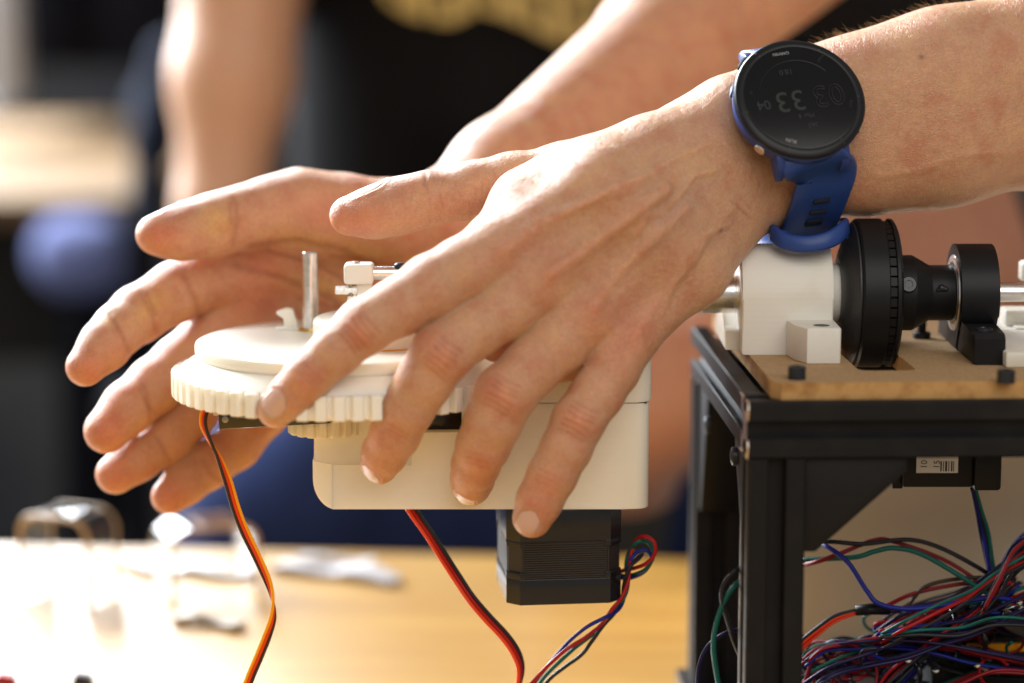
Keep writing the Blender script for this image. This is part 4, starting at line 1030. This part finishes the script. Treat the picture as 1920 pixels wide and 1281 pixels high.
A_(lath('wheel_rim', (XA(1598), AY, az), (1, 0, 0), [(0, Rw - 2.2), (.3, Rw - .6), (1.1, Rw), (9.8, Rw), (10.2, Rw - .4)], M['black'], seg=128))
A_(lath('wheel_core', (XA(1598) + 10.0, AY, az), (1, 0, 0), [(0, Rw - 3.0), (3.6, Rw - 3.0)], M['black'], seg=96))
A_(lath('wheel_flange', (XA(1598) + 12.6, AY, az), (1, 0, 0), [(0, Rw - .8), (.3, Rw - .1), (1.4, Rw - .1), (2.2, Rw - 1.4), (2.6, Rw - 2.4)], M['black'], seg=128))
bm = bmesh.new()
for i in range(44):
    a = 2 * math.pi * i / 44; rt = Matrix.Rotation(-a, 3, 'X')
    box(bm, Vector((XA(1598) + 11.4, AY, az)) + rt @ Vector((0, 0, Rw - 2.0)), (2.6, 3.0, 1.9), 0, rot=rt)
A_(obj_bm('rim_spokes', bm, M['black']))
xc = XA(1676)
cs = empty('shaft_coupler', (xc + 8, AY, az - 14), 0, 'black stepped shaft coupler with a hex screw, between wheel and black bearing block', 'coupler')
A_ = lambda o: adopt(o, cs)
A_(lath('coupler_body', (xc - 2, AY, az), (1, 0, 0), [(0, 14.0), (8.4, 14.0), (9.2, 13.6), (14.6, 10.4), (15.0, 10.3), (26, 10.3)], M['black'], seg=80, auto=20))
q = np.array([xc + 3.2, AY, az]); dd = np.array([0, -0.94, 0.34])
hxs = A_(lath('hex_screw', q + dd * 13.3, dd, [(0, 3.1), (1.3, 3.1), (1.7, 2.7), (1.7, 1.5), (.5, 1.4)], M['black_gloss'], seg=24))
adopt(lath('hex_recess', q + dd * 13.4, dd, [(0, 1.5), (1.3, 1.5)], M['black_gloss'], seg=6, auto=20), hxs)
A_(soft('rough_plug', [(np.array([xc + 16.0, AY - 9.6, az + 3.0]), np.array([xc + 17.6, AY - 9.9, az + 2.6]), 1.5, 1.0), (np.array([xc + 14.4, AY - 9.8, az + 2.1]), np.array([xc + 15.6, AY - 10.0, az + 3.2]), .8, .7)], M['black_bolt'], .35, k=.6))
bb = empty('bearing_block', (XA(1835), AY, zB), 0, 'black rounded bearing block with a shiny steel ring, right of the coupler', 'bearing block')
A_ = lambda o: adopt(o, bb)
xq0, xq1 = XA(1797, 40), XA(1876, 32)
r_ = 18.2
prof = [(AY - 9, zB)] + [(AY - 10, zB + 9)] + [(AY + r_ * math.cos(a), az + r_ * math.sin(a)) for a in np.linspace(math.pi * 1.16, -0.16 * math.pi, 30)] + [(AY + 10, zB + 9), (AY + 9, zB)]
bm = bmesh.new(); prism(bm, [(xq0, y, z_) for y, z_ in prof], (xq1 - xq0, 0, 0), 1.6); A_(obj_bm('block_body', bm, M['black'], auto=40))
fq = G(1860, 685, zB)[1]; ftz = W(1860, 626, fq)[2]
bm = bmesh.new(); prism(bm, [(XA(1829, fq), y, z_) for y, z_ in [(fq, zB + .05), (fq, ftz - 2), (fq + 2, ftz), (AY - 14, ftz), (AY - 8, ftz + 5), (AY + 8, ftz + 5), (AY + 14, ftz), (AY + 32, ftz), (AY + 34, zB + .05)]], (XA(1890, fq) - XA(1829, fq), 0, 0), 1.0)
A_(obj_bm('block_foot', bm, M['black'], auto=40))
A_(lath('foot_bolt', (XA(1856, fq), fq + 9, ftz - .1), (0, 0, 1), [(0, 3.2), (.8, 3.1), (1.0, 1.6), (.4, 1.4)], M['black_bolt'], seg=24))
A_(lath('bearing_ring', (xq0 - .5, AY, az), (1, 0, 0), [(0, 12.0), (0, 13.9), (.5, 14.2), (1.2, 14.2)], M['steel'], seg=64))
A_(lath('bearing_shield', (xq0 - .9, AY, az), (1, 0, 0), [(0, 10.0), (0, 11.0), (.3, 11.6), (1.2, 11.9)], M['steel_dark'], seg=64))
tag(lath('steel_rod', (xq1 - 1, AY, az + .2), (1, 0, 0), [(0, 3.6), (60, 3.6)], M['steel'], seg=32), 'thin steel rod leaving the black bearing block at the right edge', 'rod')
# white printed carriage at the far right edge
rc = empty('rail_carriage', tuple(L2(118, 40, 6)), 0, 'white printed carriage with a black smudge at the right edge of the plate', 'carriage')
A_ = lambda o: adopt(o, rc)
w0 = G(1886, 690, zB)
A_(bx('carriage_base', (w0[0], w0[1], zB + .05), (w0[0] + 60, w0[1] + 90, zB + 5.5), M['white_print'], bev=.6))
A_(bx('carriage_wall', (XA(1878, 75), 66, zB + 5.4), (XA(1878, 75) + 60, 78, W(1880, 582, 66)[2]), M['white_print'], bev=.8))
A_(bx('carriage_rib', (XA(1905, 60), 58, zB + 5.4), (XA(1905, 60) + 30, 66.2, W(1900, 612, 60)[2]), M['white_print'], bev=.8))
A_(bx('carriage_knob', (XA(1911, 70), 66, W(1900, 527, 70)[2]), (XA(1911, 70) + 12, 74, W(1900, 489, 70)[2]), M['white_print'], bev=1.5, seg=3))
# ------------------------------------------------------------------ small black drive under the front beam
dr = empty('drive_unit', tuple(L2(60, 40, -20)), 0, 'black rectangular drive with a white barcode sticker under the front beam', 'motor')
A_ = lambda o: adopt(o, dr)
dy = 14.0
def WB(px0, px1, py0, py1, y, dep, m, name, bev=.6, par=None):
    a = W(px0, py1, y); b = W(px1, py0, y)
    return adopt(bx(name, (a[0], y, a[2]), (b[0], y + dep, b[2]), m, bev=bev), par or dr)
WB(1693, 1826, 845, 914, dy, 26, M['black'], 'drive_body')
WB(1826, 1880, 845, 921, dy - 2, 30, M['black'], 'drive_end', 1.2)
WB(1672, 1695, 845, 917, dy + 3, 16, M['black'], 'drive_tab')
WB(1718, 1797, 852, 887, dy - .35, .4, mat('sticker', (0.75, 0.76, 0.78), .5), 'sticker', 0)
la = W(1731, 874, dy - .4)
for s_, px, sz in (('10', 1733, 3.2), ('15', 1757, 3.2)):
    o = text('sticker_print', s_, sz, M['bezel'], W(px, 871, dy - .42), (0.05, 0, 1), (-1, 0, 0.05), (0, -1, 0), None, .02); adopt(o, dr)
for i, (px, wd_) in enumerate(((1763, 3), (1768, 2), (1772, 4), (1778, 2), (1783, 3), (1787, 2))):
    WB(px, px + wd_, 865, 884, dy - .42, .06, M['bezel'], 'barcode_bar', 0)

# ------------------------------------------------------------------ wires inside the frame
wbun = empty('wire_bundle', tuple(L2(75, 60, -147)), 0, 'tangled bundle of red, blue, green and black wires inside the frame', 'wire bundle')
YB = 40.0
def bw(nm, pts, mt, r=.8, dy=0, par=None):
    return adopt(tub(nm, [W(p[0], p[1], YB + dy + (p[2] if len(p) > 2 else 0)) for p in pts], r, M[mt], None, 7, sp=7), par or wbun)
def single(nm, pts, mt, label, r=.85, dy=0):
    o = tub(nm, [W(p[0], p[1], YB + dy + (p[2] if len(p) > 2 else 0)) for p in pts], r, M[mt], None, 8, sp=8)
    # origin stays at the place's origin; the wire is its own thing
    return tag(o, label, 'wire', 'loose wires crossing the frame opening')
single('wire', [(1500, 1016, 10), (1560, 1016), (1620, 1020), (1700, 1012), (1760, 1026), (1830, 1062), (1880, 1095, 10)], 'blackw', 'thin black wire arching highest across the opening of the frame')
single('wire', [(1490, 1062, 14), (1530, 1054), (1580, 1036), (1640, 1013, 3), (1680, 1017, 3), (1780, 1055, 3), (1865, 1115), (1900, 1150, 10)], 'darkred', 'dark red wire arching across the frame opening, just under the black one')
single('wire', [(1500, 1050, 10), (1600, 1045, -3), (1640, 1034, -3), (1680, 1028, -3), (1740, 1045, -3), (1860, 1118, -6), (1910, 1150, -4)], 'teal', 'green wire arching across the frame opening, lowest of the three arches', .95)
single('wire', [(1530, 1018, 6), (1552, 1026, -4), (1590, 1055, -8), (1625, 1108, -10), (1650, 1133, -12), (1710, 1142, -14), (1800, 1130, -14), (1860, 1120, -14), (1910, 1129, -12)], 'blue', 'bright blue wire dipping from the corner bracket and running right over the bundle', .95)
hsx = tag(tub('wire_sleeve', [W(1604, 1145, YB - 6), W(1635, 1142, YB - 6), W(1668, 1144, YB - 6)], [2.4, 2.7, 2.3], M['black'], None, 12, sp=0, flat=.8), 'black shrink sleeve joining red and black wires under the blue wire', 'sleeve')
for i, (m_, d_) in enumerate((('vermil', 0), ('red', 5), ('blackw', -7), ('vermil', 9))):
    bw('wire', [(1490, 1218 + d_, -4), (1530, 1185 + d_ * .8, -6), (1565, 1160 + d_ * .6, -6), (1608, 1146 + d_ * .3, -6)], m_, .8)
bw('wire', [(1662, 1136, -6), (1700, 1118), (1740, 1106), (1810, 1094), (1880, 1090)], 'darkred'); bw('wire', [(1664, 1148, -6), (1700, 1136), (1735, 1100), (1800, 1085), (1880, 1082)], 'brown')
for i, (m_, d_) in enumerate((('blue', 0), ('teal', 7), ('blackw', 3), ('purple', -2))):
    bw('wire', [(1824 + d_ * .6, 915, -8), (1834 + d_, 960, -4), (1842 + d_ * 1.6, 1000), (1852 + d_ * 1.2, 1050, i), (1862 + d_, 1100, i), (1868 + d_, 1140, 8)], m_, .8)
rr = random.Random(21)
strands = [
    ([(1645, 1196, 4), (1690, 1172), (1750, 1150), (1810, 1118), (1870, 1070), (1950, 1030)], 26, 28, 28, 14),
    ([(1650, 1200), (1720, 1186), (1800, 1180), (1870, 1168), (1960, 1176)], 27, 26, 24, 12),
    ([(1502, 1245), (1540, 1222), (1600, 1206), (1660, 1200), (1740, 1215), (1830, 1235), (1930, 1245)], 24, 24, 24, 12),
    ([(1500, 1300), (1560, 1262), (1620, 1236), (1690, 1218), (1760, 1196), (1840, 1170), (1950, 1110)], 34, 34, 34, 14),
    ([(1640, 1310), (1680, 1262), (1730, 1225), (1770, 1195), (1830, 1150), (1900, 1090)], 28, 28, 32, 12),
    ([(1840, 1150), (1870, 1090), (1900, 1040), (1935, 1020)], 22, 18, 30, 14),
    ([(1510, 1290), (1530, 1230), (1570, 1200), (1620, 1218), (1650, 1260), (1640, 1310)], 9, 16, 12, 10),
    ([(1720, 1310), (1790, 1280), (1860, 1262), (1950, 1262)], 10, 16, 10, 12),
]
pal = ['red', 'blue', 'teal', 'blackw', 'blackw', 'darkred', 'purple', 'blackw', 'darkred', 'blackw', 'purple']
for pts, n_, sx, sy, sd in strands:
    sph = rr.random() * 6
    for k in range(n_):
        ox, oy, od = rr.gauss(0, .45) * sx, rr.gauss(0, .42) * sy, rr.gauss(0, 1) * sd
        ph = sph + rr.uniform(-.5, .5); amp = rr.uniform(3, 7)
        Q = []
        for j, p in enumerate(pts):
            Q.append((p[0] + ox * .5 + rr.uniform(-5, 5), p[1] + oy * (.75 + .35 * math.sin(ph + j)) + amp * math.sin(ph + j * 1.7), od + (p[2] if len(p) > 2 else 0) + 6 + rr.uniform(-3, 3)))
        bw('wire', Q, rr.choice(pal), rr.choice((.6, .66, .72)))
for k in range(9):   # folded loop ends
    y = 1166 + k * 5.5; m_ = pal[k]
    bw('wire', [(1760, y - 6, k), (1690, y - 2, k), (1648, y + 2, k), (1640, y + 8, k + 3), (1650, y + 14, k + 6), (1700, y + 12, k + 8), (1770, y + 8, k + 8)], m_, .8)
for k in range(46):   # loose curls of wire low in the corner
    x0_, y0_ = (rr.uniform(1505, 1660), rr.uniform(1215, 1290)) if k % 2 else (rr.uniform(1640, 1930), rr.uniform(1130, 1270)); a0 = rr.uniform(0, 6); R1, R2 = rr.uniform(18, 60), rr.uniform(12, 34); dz = rr.uniform(-14, 16)
    bw('wire', [(x0_ + R1 * math.cos(a0 + t), y0_ + R2 * math.sin(a0 + t * 1.1), dz + 6 * math.sin(t)) for t in np.linspace(0, rr.uniform(2.5, 5.5), 7)], rr.choice(pal), .64)
for (cx_, cy_, rx, ry) in ((1782, 1190, 15, 52), (1710, 1258, 14, 24), (1838, 1196, 8, 30)):
    adopt(tub('cable_tie', [W(cx_ + rx * math.cos(t) + 5 * math.sin(t), cy_ + ry * math.sin(t), YB + 4 - 16 * math.cos(t)) for t in np.linspace(0, 2 * math.pi, 17)[:-1]], 1.1, M['black_gloss'], None, 6, True, sp=0), wbun)
for px, py in ((1701, 1241), (1753, 1260), (1830, 1250), (1909, 1132), (1913, 1143)):
    adopt(lath('solder_tip', W(px - 3, py, YB - 16), (1, 0, .3), [(0, .6), (.6, 1.0), (1.6, 1.0), (2.2, .5)], M['steel'], seg=12), wbun)
pl = empty('plug', tuple(W(1895, 1160, YB - 10)), 0, 'black ribbed plug at the right edge of the wire bundle', 'plug')
bm = bmesh.new(); box(bm, W(1900, 1165, YB - 10), (12, 8, 7), .8, 2, Matrix.Rotation(math.radians(30), 3, 'Y')); adopt(obj_bm('plug_body', bm, M['black_gloss'], auto=35), pl)
adopt(tub('pin', [W(1880, 1145, YB - 14), W(1915, 1132, YB - 14)], .5, M['steel'], None, 6, sp=0), pl)
pb = empty('circuit_board', tuple(W(1840, 1265, YB + 30)), 0, 'dark circuit board edge with an orange strip under the wires', 'circuit board')
a = W(1740, 1187, YB + 20); b = W(1960, 1281, YB + 20)
adopt(bx('board', (a[0], YB + 10, b[2] - 6), (b[0], YB + 60, a[2] + 1), M['anod'], bev=.3), pb)
adopt(bx('orange_strip', (a[0] + 2, YB + 8.5, a[2] - 4), (b[0] - 2, YB + 10.2, a[2] - 1), M['orange'], bev=.1), pb)
adopt(lath('white_standoff', W(1848, 1258, YB + 4), (0, 0, 1), [(0, 2), (5, 2), (5.2, 1.2), (8, 1.2)], M['print_white'] if 'print_white' in M else M['white_print'], seg=16), pb)
# loose wires beside the left post
for nm, pts, mt, lb in (('wire', [(1400, 1080, 10), (1378, 1098), (1357, 1130), (1342, 1175), (1338, 1220), (1348, 1290)], 'teal', 'green wire looping out of the left side of the frame'),
                        ('wire', [(1400, 1062, 10), (1382, 1068), (1358, 1095), (1354, 1125), (1364, 1160), (1376, 1200), (1392, 1240, 10)], 'blackw', 'short black wire looping close to the front post'),
                        ('wire', [(1400, 1180, 30), (1365, 1186, 20), (1330, 1210, 20), (1311, 1250, 20), (1308, 1300, 20)], 'purple', 'dark purple wire arching low beside the left posts')):
    o = tub(nm, [W(p[0], p[1], -8 + (p[2] if len(p) > 2 else 0)) for p in pts], .95, M[mt], None, 8); tag(o, lb, 'wire', 'loose wires beside the left posts')
# ------------------------------------------------------------------ workbench and what lies on it
def wood():
    m = bpy.data.materials.new('bench_wood'); m.use_nodes = True; nt = m.node_tree; b = nt.nodes['Principled BSDF']; L = nt.links.new
    tc = nt.nodes.new('ShaderNodeTexCoord'); mp = nt.nodes.new('ShaderNodeMapping'); mp.inputs['Scale'].default_value = (3, 26, 26)
    n = nt.nodes.new('ShaderNodeTexNoise'); n.inputs['Scale'].default_value = 2.2; n.inputs['Detail'].default_value = 6
    cr = nt.nodes.new('ShaderNodeValToRGB'); e = cr.color_ramp.elements; e[0].position = .3; e[0].color = (0.35, 0.175, 0.024, 1); e[1].position = .7; e[1].color = (0.44, 0.245, 0.042, 1)
    L(tc.outputs['Object'], mp.inputs[0]); L(mp.outputs[0], n.inputs['Vector']); L(n.outputs[0], cr.inputs[0]); L(cr.outputs[0], b.inputs['Base Color'])
    b.inputs['Roughness'].default_value = 0.38; b.inputs['Coat Weight'].default_value = 0.6; b.inputs['Coat Roughness'].default_value = 0.38
    return m
M['bench'] = wood()
TZ = -167.0
e0, e1 = G(0, 1020, TZ), G(1275, 1046, TZ); d = unit(e1 - e0); bn = np.array([-d[1], d[0], 0.0])
bench = empty('workbench', (0, 0, -900), 0, 'golden varnished wooden workbench, glaring white with window light on its left side', 'workbench')
c = [e0 - d * 900, e0 + d * 1500, e0 + d * 1500 - bn * 1000, e0 - d * 900 - bn * 1000]
adopt(pris('bench_top', [tuple(p) for p in c], (0, 0, -32), M['bench'], None, 2.5), bench)
for k, (s_, t_) in enumerate(((-820, -60), (1420, -60), (1420, -930), (-820, -930))):
    p = e0 + d * s_ + bn * t_; adopt(bx('leg', (p[0] - 25, p[1] - 25, -900), (p[0] + 25, p[1] + 25, TZ - 32.2), M['bench'], bev=2), bench)
M['acrylic'] = mat('clear_acrylic', (0.97, 0.96, 0.95), 0.02, trans=1.0, ior=1.42)
M['amber_edge'] = mat('amber_edge', (0.42, 0.29, 0.15), 0.4)
M['sheet_steel'] = mat('sheet_steel', (0.42, 0.41, 0.42), 0.5, 0.35)
def bent(px0, px1, pyt, pyb, ang, w_, label, mt, lean=0.0):
    base = G((px0 + px1) / 2, pyb, TZ); top = W((px0 + px1) / 2, pyt, base[1])[2]; Wd = PX(px1 - px0, base) / 2; Hh_ = top - TZ - 1.4
    root = empty('bent_bracket', tuple(base), 0, label, 'bracket', 'clear bent brackets on the bench'); r = 9.0
    P = [(-Wd - lean, .2)] + [(-Wd + r - r * math.cos(t), Hh_ - r + r * math.sin(t)) for t in np.linspace(0, math.pi / 2, 8)] + [(Wd - r + r * math.sin(t), Hh_ - r + r * math.cos(t)) for t in np.linspace(0, math.pi / 2, 8)] + [(Wd + lean, .2)]
    a = math.radians(ang); ux = np.array([math.cos(a), math.sin(a), 0]); uy = np.array([-math.sin(a), math.cos(a), 0])
    cen = [base + ux * x + np.array([0, 0, z_]) for x, z_ in P]
    bm = bmesh.new(); rings = []
    for i, q in enumerate(cen):
        t = unit(cen[min(i + 1, len(cen) - 1)] - cen[max(i - 1, 0)]); n = np.cross(t, uy)
        rings.append([bm.verts.new(q + uy * s * w_ / 2 + n * u * 1.1) for s, u in ((-1, -1), (1, -1), (1, 1), (-1, 1))])
    for A1, B1 in zip(rings, rings[1:]):
        for k in range(4): bm.faces.new((A1[k], A1[(k + 1) % 4], B1[(k + 1) % 4], B1[k]))
    bm.faces.new(rings[0]); bm.faces.new(rings[-1])
    adopt(obj_bm('bent_sheet', bm, mt, auto=40), root)
    for s in (-1, 1):
        adopt(tub('edge_strip', [q + uy * s * (w_ / 2 + .3) for q in cen], 1.25, M['amber_edge'], None, 6, sp=0), root)
bent(58, 205, 955, 1128, -24, 24, 'clear bent bracket with amber edges standing at the left end of the bench', M['acrylic'])
bent(305, 470, 975, 1105, 26, 26, 'clear bent bracket behind the hanging ribbon cable, lower and farther back', M['acrylic'])
def strip(pts, w_, label, mt):
    P = [G(x, y, TZ + .2) for x, y in pts]; C = spline(P, 6); bm = bmesh.new(); rings = []
    for i, q in enumerate(C):
        t = unit(C[min(i + 1, len(C) - 1)] - C[max(i - 1, 0)]); n = np.array([-t[1], t[0], 0]); h = 2.0 + 1.0 * math.sin(i * .55)
        ww = w_ * (1 - .25 * math.sin(i * .4))
        rings.append([bm.verts.new(q + n * s * ww / 2 + np.array([0, 0, u * 1.6 + (h if u else max(h - 1.6, 0))])) for s, u in ((-1, 0), (1, 0), (1, 1), (-1, 1))])
    for A1, B1 in zip(rings, rings[1:]):
        for k in range(4): bm.faces.new((A1[k], A1[(k + 1) % 4], B1[(k + 1) % 4], B1[k]))
    bm.faces.new(rings[0]); bm.faces.new(rings[-1])
    tag(obj_bm('metal_strip', bm, mt, auto=40), label, 'metal strip', 'metal strips lying on the bench')
strip([(240, 1062), (290, 1080), (350, 1072), (420, 1085), (475, 1078)], 9, 'wavy bright metal strip lying between the two clear brackets', M['sheet_steel'])
strip([(520, 1068), (590, 1078), (660, 1080), (740, 1098)], 14, 'bright metal strip lying right of the ribbon cable', M['sheet_steel'])
strip([(560, 1056), (640, 1062), (700, 1064)], 8, 'narrow bright metal strip nearest the far edge of the bench', M['sheet_steel'])
strip([(330, 1168), (390, 1172), (450, 1182)], 8, 'short dark metal strip lying in front of the two clear brackets', M['steel_dark'])
for px, mt, lb in ((8, 'red', 'small red clip cut off by the lower left corner'), (152, 'blackw', 'small black clip at the lower edge, right of the red one')):
    p = G(px, 1280, TZ); r = empty('clip', tuple(p), 0, lb, 'clip')
    adopt(pris('clip_body', [(p[0] - 4, p[1] - 3, TZ + .1), (p[0] + 5, p[1] - 3, TZ + .1), (p[0] + 4, p[1] - 3, TZ + 3), (p[0] - 2, p[1] - 3, TZ + 4)], (0, 6, 0), M[mt], None, .4), r)
    adopt(tub('clip_wire', [(p[0] + 4, p[1], TZ + 1.2), (p[0] + 9, p[1] + 1, TZ + 2), (p[0] + 12, p[1], TZ + 1)], .5, M['steel'], None, 6), r)

# ------------------------------------------------------------------ second person behind the bench
M['denim'] = mat('denim', (0.028, 0.045, 0.13), 0.9, 0, 0.1, noise=(14, (0.018, 0.028, 0.08), .35, .65))
M['gold_print'] = mat('gold_print', (0.55, 0.40, 0.13), 0.6)
p2 = empty('person', (60, 830, -900), 0, 'person standing behind the bench in a black T-shirt with gold print and blue jeans', 'person')
K = lambda o: adopt(o, p2)
K(soft('body', [(W(462, -420, 800), W(464, -120, 765), 48, 44), (W(464, -120, 765), W(436, 150, 750), 43, 38), (W(436, 150, 750), W(414, 400, 730), 38, 27), (W(414, 400, 730), W(540, 600, 700), 27, 23), (W(560, 600, 700), W(640, 660, 700), 27, 20)], M['skin_far'], 5.5, k=18, base=(0.64, 0.37, 0.23)))
K(soft('tshirt', [(W(1020, -420, 850), W(1020, 760, 850), 182, 168, ((0, 1, 0), .72)), (W(1450, 100, 850), W(1420, 600, 850), 60, 60), (W(470, -600, 820), W(460, -190, 775), 80, 66), (W(470, -600, 820), W(900, -560, 850), 80, 100)], M['tshirt'], 9, k=30))
K(soft('jeans', [(W(640, 960, 730), W(1150, 880, 810), 84, 120), (W(560, 990, 720), W(600, 1900, 800), 84, 66), (W(1150, 900, 820), W(1200, 2000, 860), 110, 70), (W(1000, 860, 850), W(1180, 860, 850), 110, 110)], M['denim'], 9, k=30))
def front_y(px, py):   # shirt front follows the chest
    x = W(px, py, 720)[0] - W(1020, 100, 850)[0]; return 850 - 0.72 * math.sqrt(max(181 ** 2 - x * x, 400)) - 6
for k, pts in enumerate(([(690, -60), (790, -60), (800, 38), (765, 30), (725, 5)], [(802, -60), (880, -60), (890, 24), (850, 44), (812, 42)], [(893, -60), (960, -60), (985, 50), (940, 30), (902, 22)],
                         [(972, -60), (1050, -50), (1062, 84), (1020, 68), (990, 52)], [(1062, -50), (1130, -40), (1130, 66), (1100, 90), (1070, 86)], [(1142, -40), (1205, -30), (1180, 26), (1160, 52), (1138, 62)])):
    K(pris('shirt_print', [W(x, y, front_y(x, y)) for x, y in pts], (0, 8, 0), M['gold_print'], None, 0))
for k, (x, y) in enumerate(((742, -8), (838, 8), (925, -2), (1012, 30), (1096, 40), (1168, 6))):
    K(pris('print_gap', [W(x + a, y + b, front_y(x, y) - 1.5) for a, b in ((-9, -50), (8, -50), (10, 12), (-7, 8))], (0, 3, 0), M['tshirt'], None, 0))

# ------------------------------------------------------------------ room behind
M['wall'] = mat('dark_wall', (0.035, 0.033, 0.03), 0.9, 0, 0.1, noise=(2.5, (0.02, 0.02, 0.022), .4, .6))
M['floor'] = mat('grey_floor', (0.09, 0.085, 0.08), 0.6)
tag(bx('wall', (-2600, 3200, -900), (2600, 3300, 1900), M['wall'], bev=0), kind='structure')
tag(bx('floor', (-2600, -1200, -950), (2600, 3199, -900), M['floor'], bev=0), kind='structure')
M['cab'] = mat('black_cabinet', (0.006, 0.006, 0.009), 0.8, 0, 0.08)
def BB(name, px0, py0, px1, py1, Y, dep, m, par=None, bev=6):
    a = W(px0, py1, Y); b = W(px1, py0, Y); o = bx(name, (a[0], Y, a[2]), (b[0], Y + dep, b[2]), m, bev=bev)
    return adopt(o, par) if par else o
cb = empty('cabinet', tuple(W(180, 140, 2300)), 0, 'blurred black wall cabinet in the upper left corner', 'cabinet')
BB('cabinet_body', 28, -260, 360, 132, 2300, 380, M['cab'], cb); BB('cabinet_door', 34, -250, 190, 124, 2285, 14, M['cab'], cb, 3); BB('cabinet_door', 196, -250, 352, 124, 2285, 14, M['cab'], cb, 3)
wf = empty('window_frame', tuple(W(5, 400, 2200)), 0, 'pale blurred upright of a window frame at the left edge', 'window frame')
BB('upright', -30, -300, 14, 190, 2200, 60, mat('pale_frame', (0.42, 0.42, 0.44), .5), wf, 3); BB('sill', -60, 190, 10, 206, 2190, 90, mat('pale_sill', (0.35, 0.35, 0.36), .5), wf, 3)
dk = empty('desk', tuple(W(100, 900, 1900)), 0, 'blurred pale wooden desk with a front panel at the left, behind the hand', 'desk')
M['pale_wood'] = mat('pale_wood', (0.18, 0.11, 0.052), 0.7, 0, .2, noise=(5, (0.14, 0.085, 0.04), .4, .6))
a = W(-320, 300, 1900); b = W(240, 205, 1900)
zt_ = W(100, 372, 1500)[2]; xr = W(243, 372, 1500)[0]
adopt(bx('desk_top', (-1500, 1500, zt_ - 24), (xr, 2640, zt_), M['pale_wood'], bev=3), dk)
BB('desk_leg', 190, 378, 225, 1000, 1560, 40, M['cab'], dk, 3); BB('desk_leg', -300, 378, -265, 1000, 1560, 40, M['cab'], dk, 3)
BB('desk_drawer', -40, 380, 130, 680, 1600, 300, mat('grey_drawer', (0.03, 0.028, 0.026), .8, 0, .1), dk, 4)
M['lav'] = mat('lavender_fabric', (0.18, 0.21, 0.42), 0.95)
bgk = W(152, 475, 1500); r = empty('cushion', tuple(bgk), 0, 'blurred lavender-blue round cushion in front of the desk', 'cushion')
adopt(soft('cushion_body', [(W(128, 470, 1500), W(176, 470, 1500), 36, 36), (W(135, 495, 1500), W(172, 495, 1500), 30, 30)], M['lav'], 5, k=20), r)
adopt(tub('piping', [W(152 + 88 * math.cos(t), 478 + 76 * math.sin(t), 1494) for t in np.linspace(0, 2 * math.pi, 25)[:-1]], 2.2, M['lav'], None, 6, True, sp=0), r)
adopt(bx('cushion_stand', (bgk[0] - 22, 1480, -900), (bgk[0] + 22, 1530, bgk[2] - 44), M['cab'], bev=3), r)
M['chair'] = mat('slate_blue_fabric', (0.022, 0.027, 0.045), 0.9, 0, 0.1)
ch = empty('chair', tuple(W(290, 900, 1300)), 0, 'blurred slate-blue chair seen edge-on, left of the standing person', 'chair')
P0, P1 = W(262, 430, 1300), W(322, 110, 1300)
adopt(soft('backrest', [(P0, W(290, 260, 1300), 16, 20, ((1, 0, 0), .8)), (W(290, 260, 1300), P1, 22, 22), (W(290, 200, 1380), W(330, 120, 1380), 24, 22)], M['chair'], 5, k=15), ch)
adopt(bx('seat', (P0[0] - 30, 1240, P0[2] - 190), (P0[0] + 330, 1600, P0[2] - 140), M['cab'], bev=12), ch)
adopt(bx('backrest_post', (P0[0] - 14, 1290, P0[2] - 160), (P0[0] + 14, 1320, P0[2] + 10), M['cab'], bev=3), ch)
for x_, y_ in ((0, 1260), (300, 1260), (0, 1580), (300, 1580)): adopt(bx('leg', (P0[0] + x_ - 14, y_ - 14, -900), (P0[0] + x_ + 14, y_ + 14, P0[2] - 188), M['cab'], bev=3), ch)
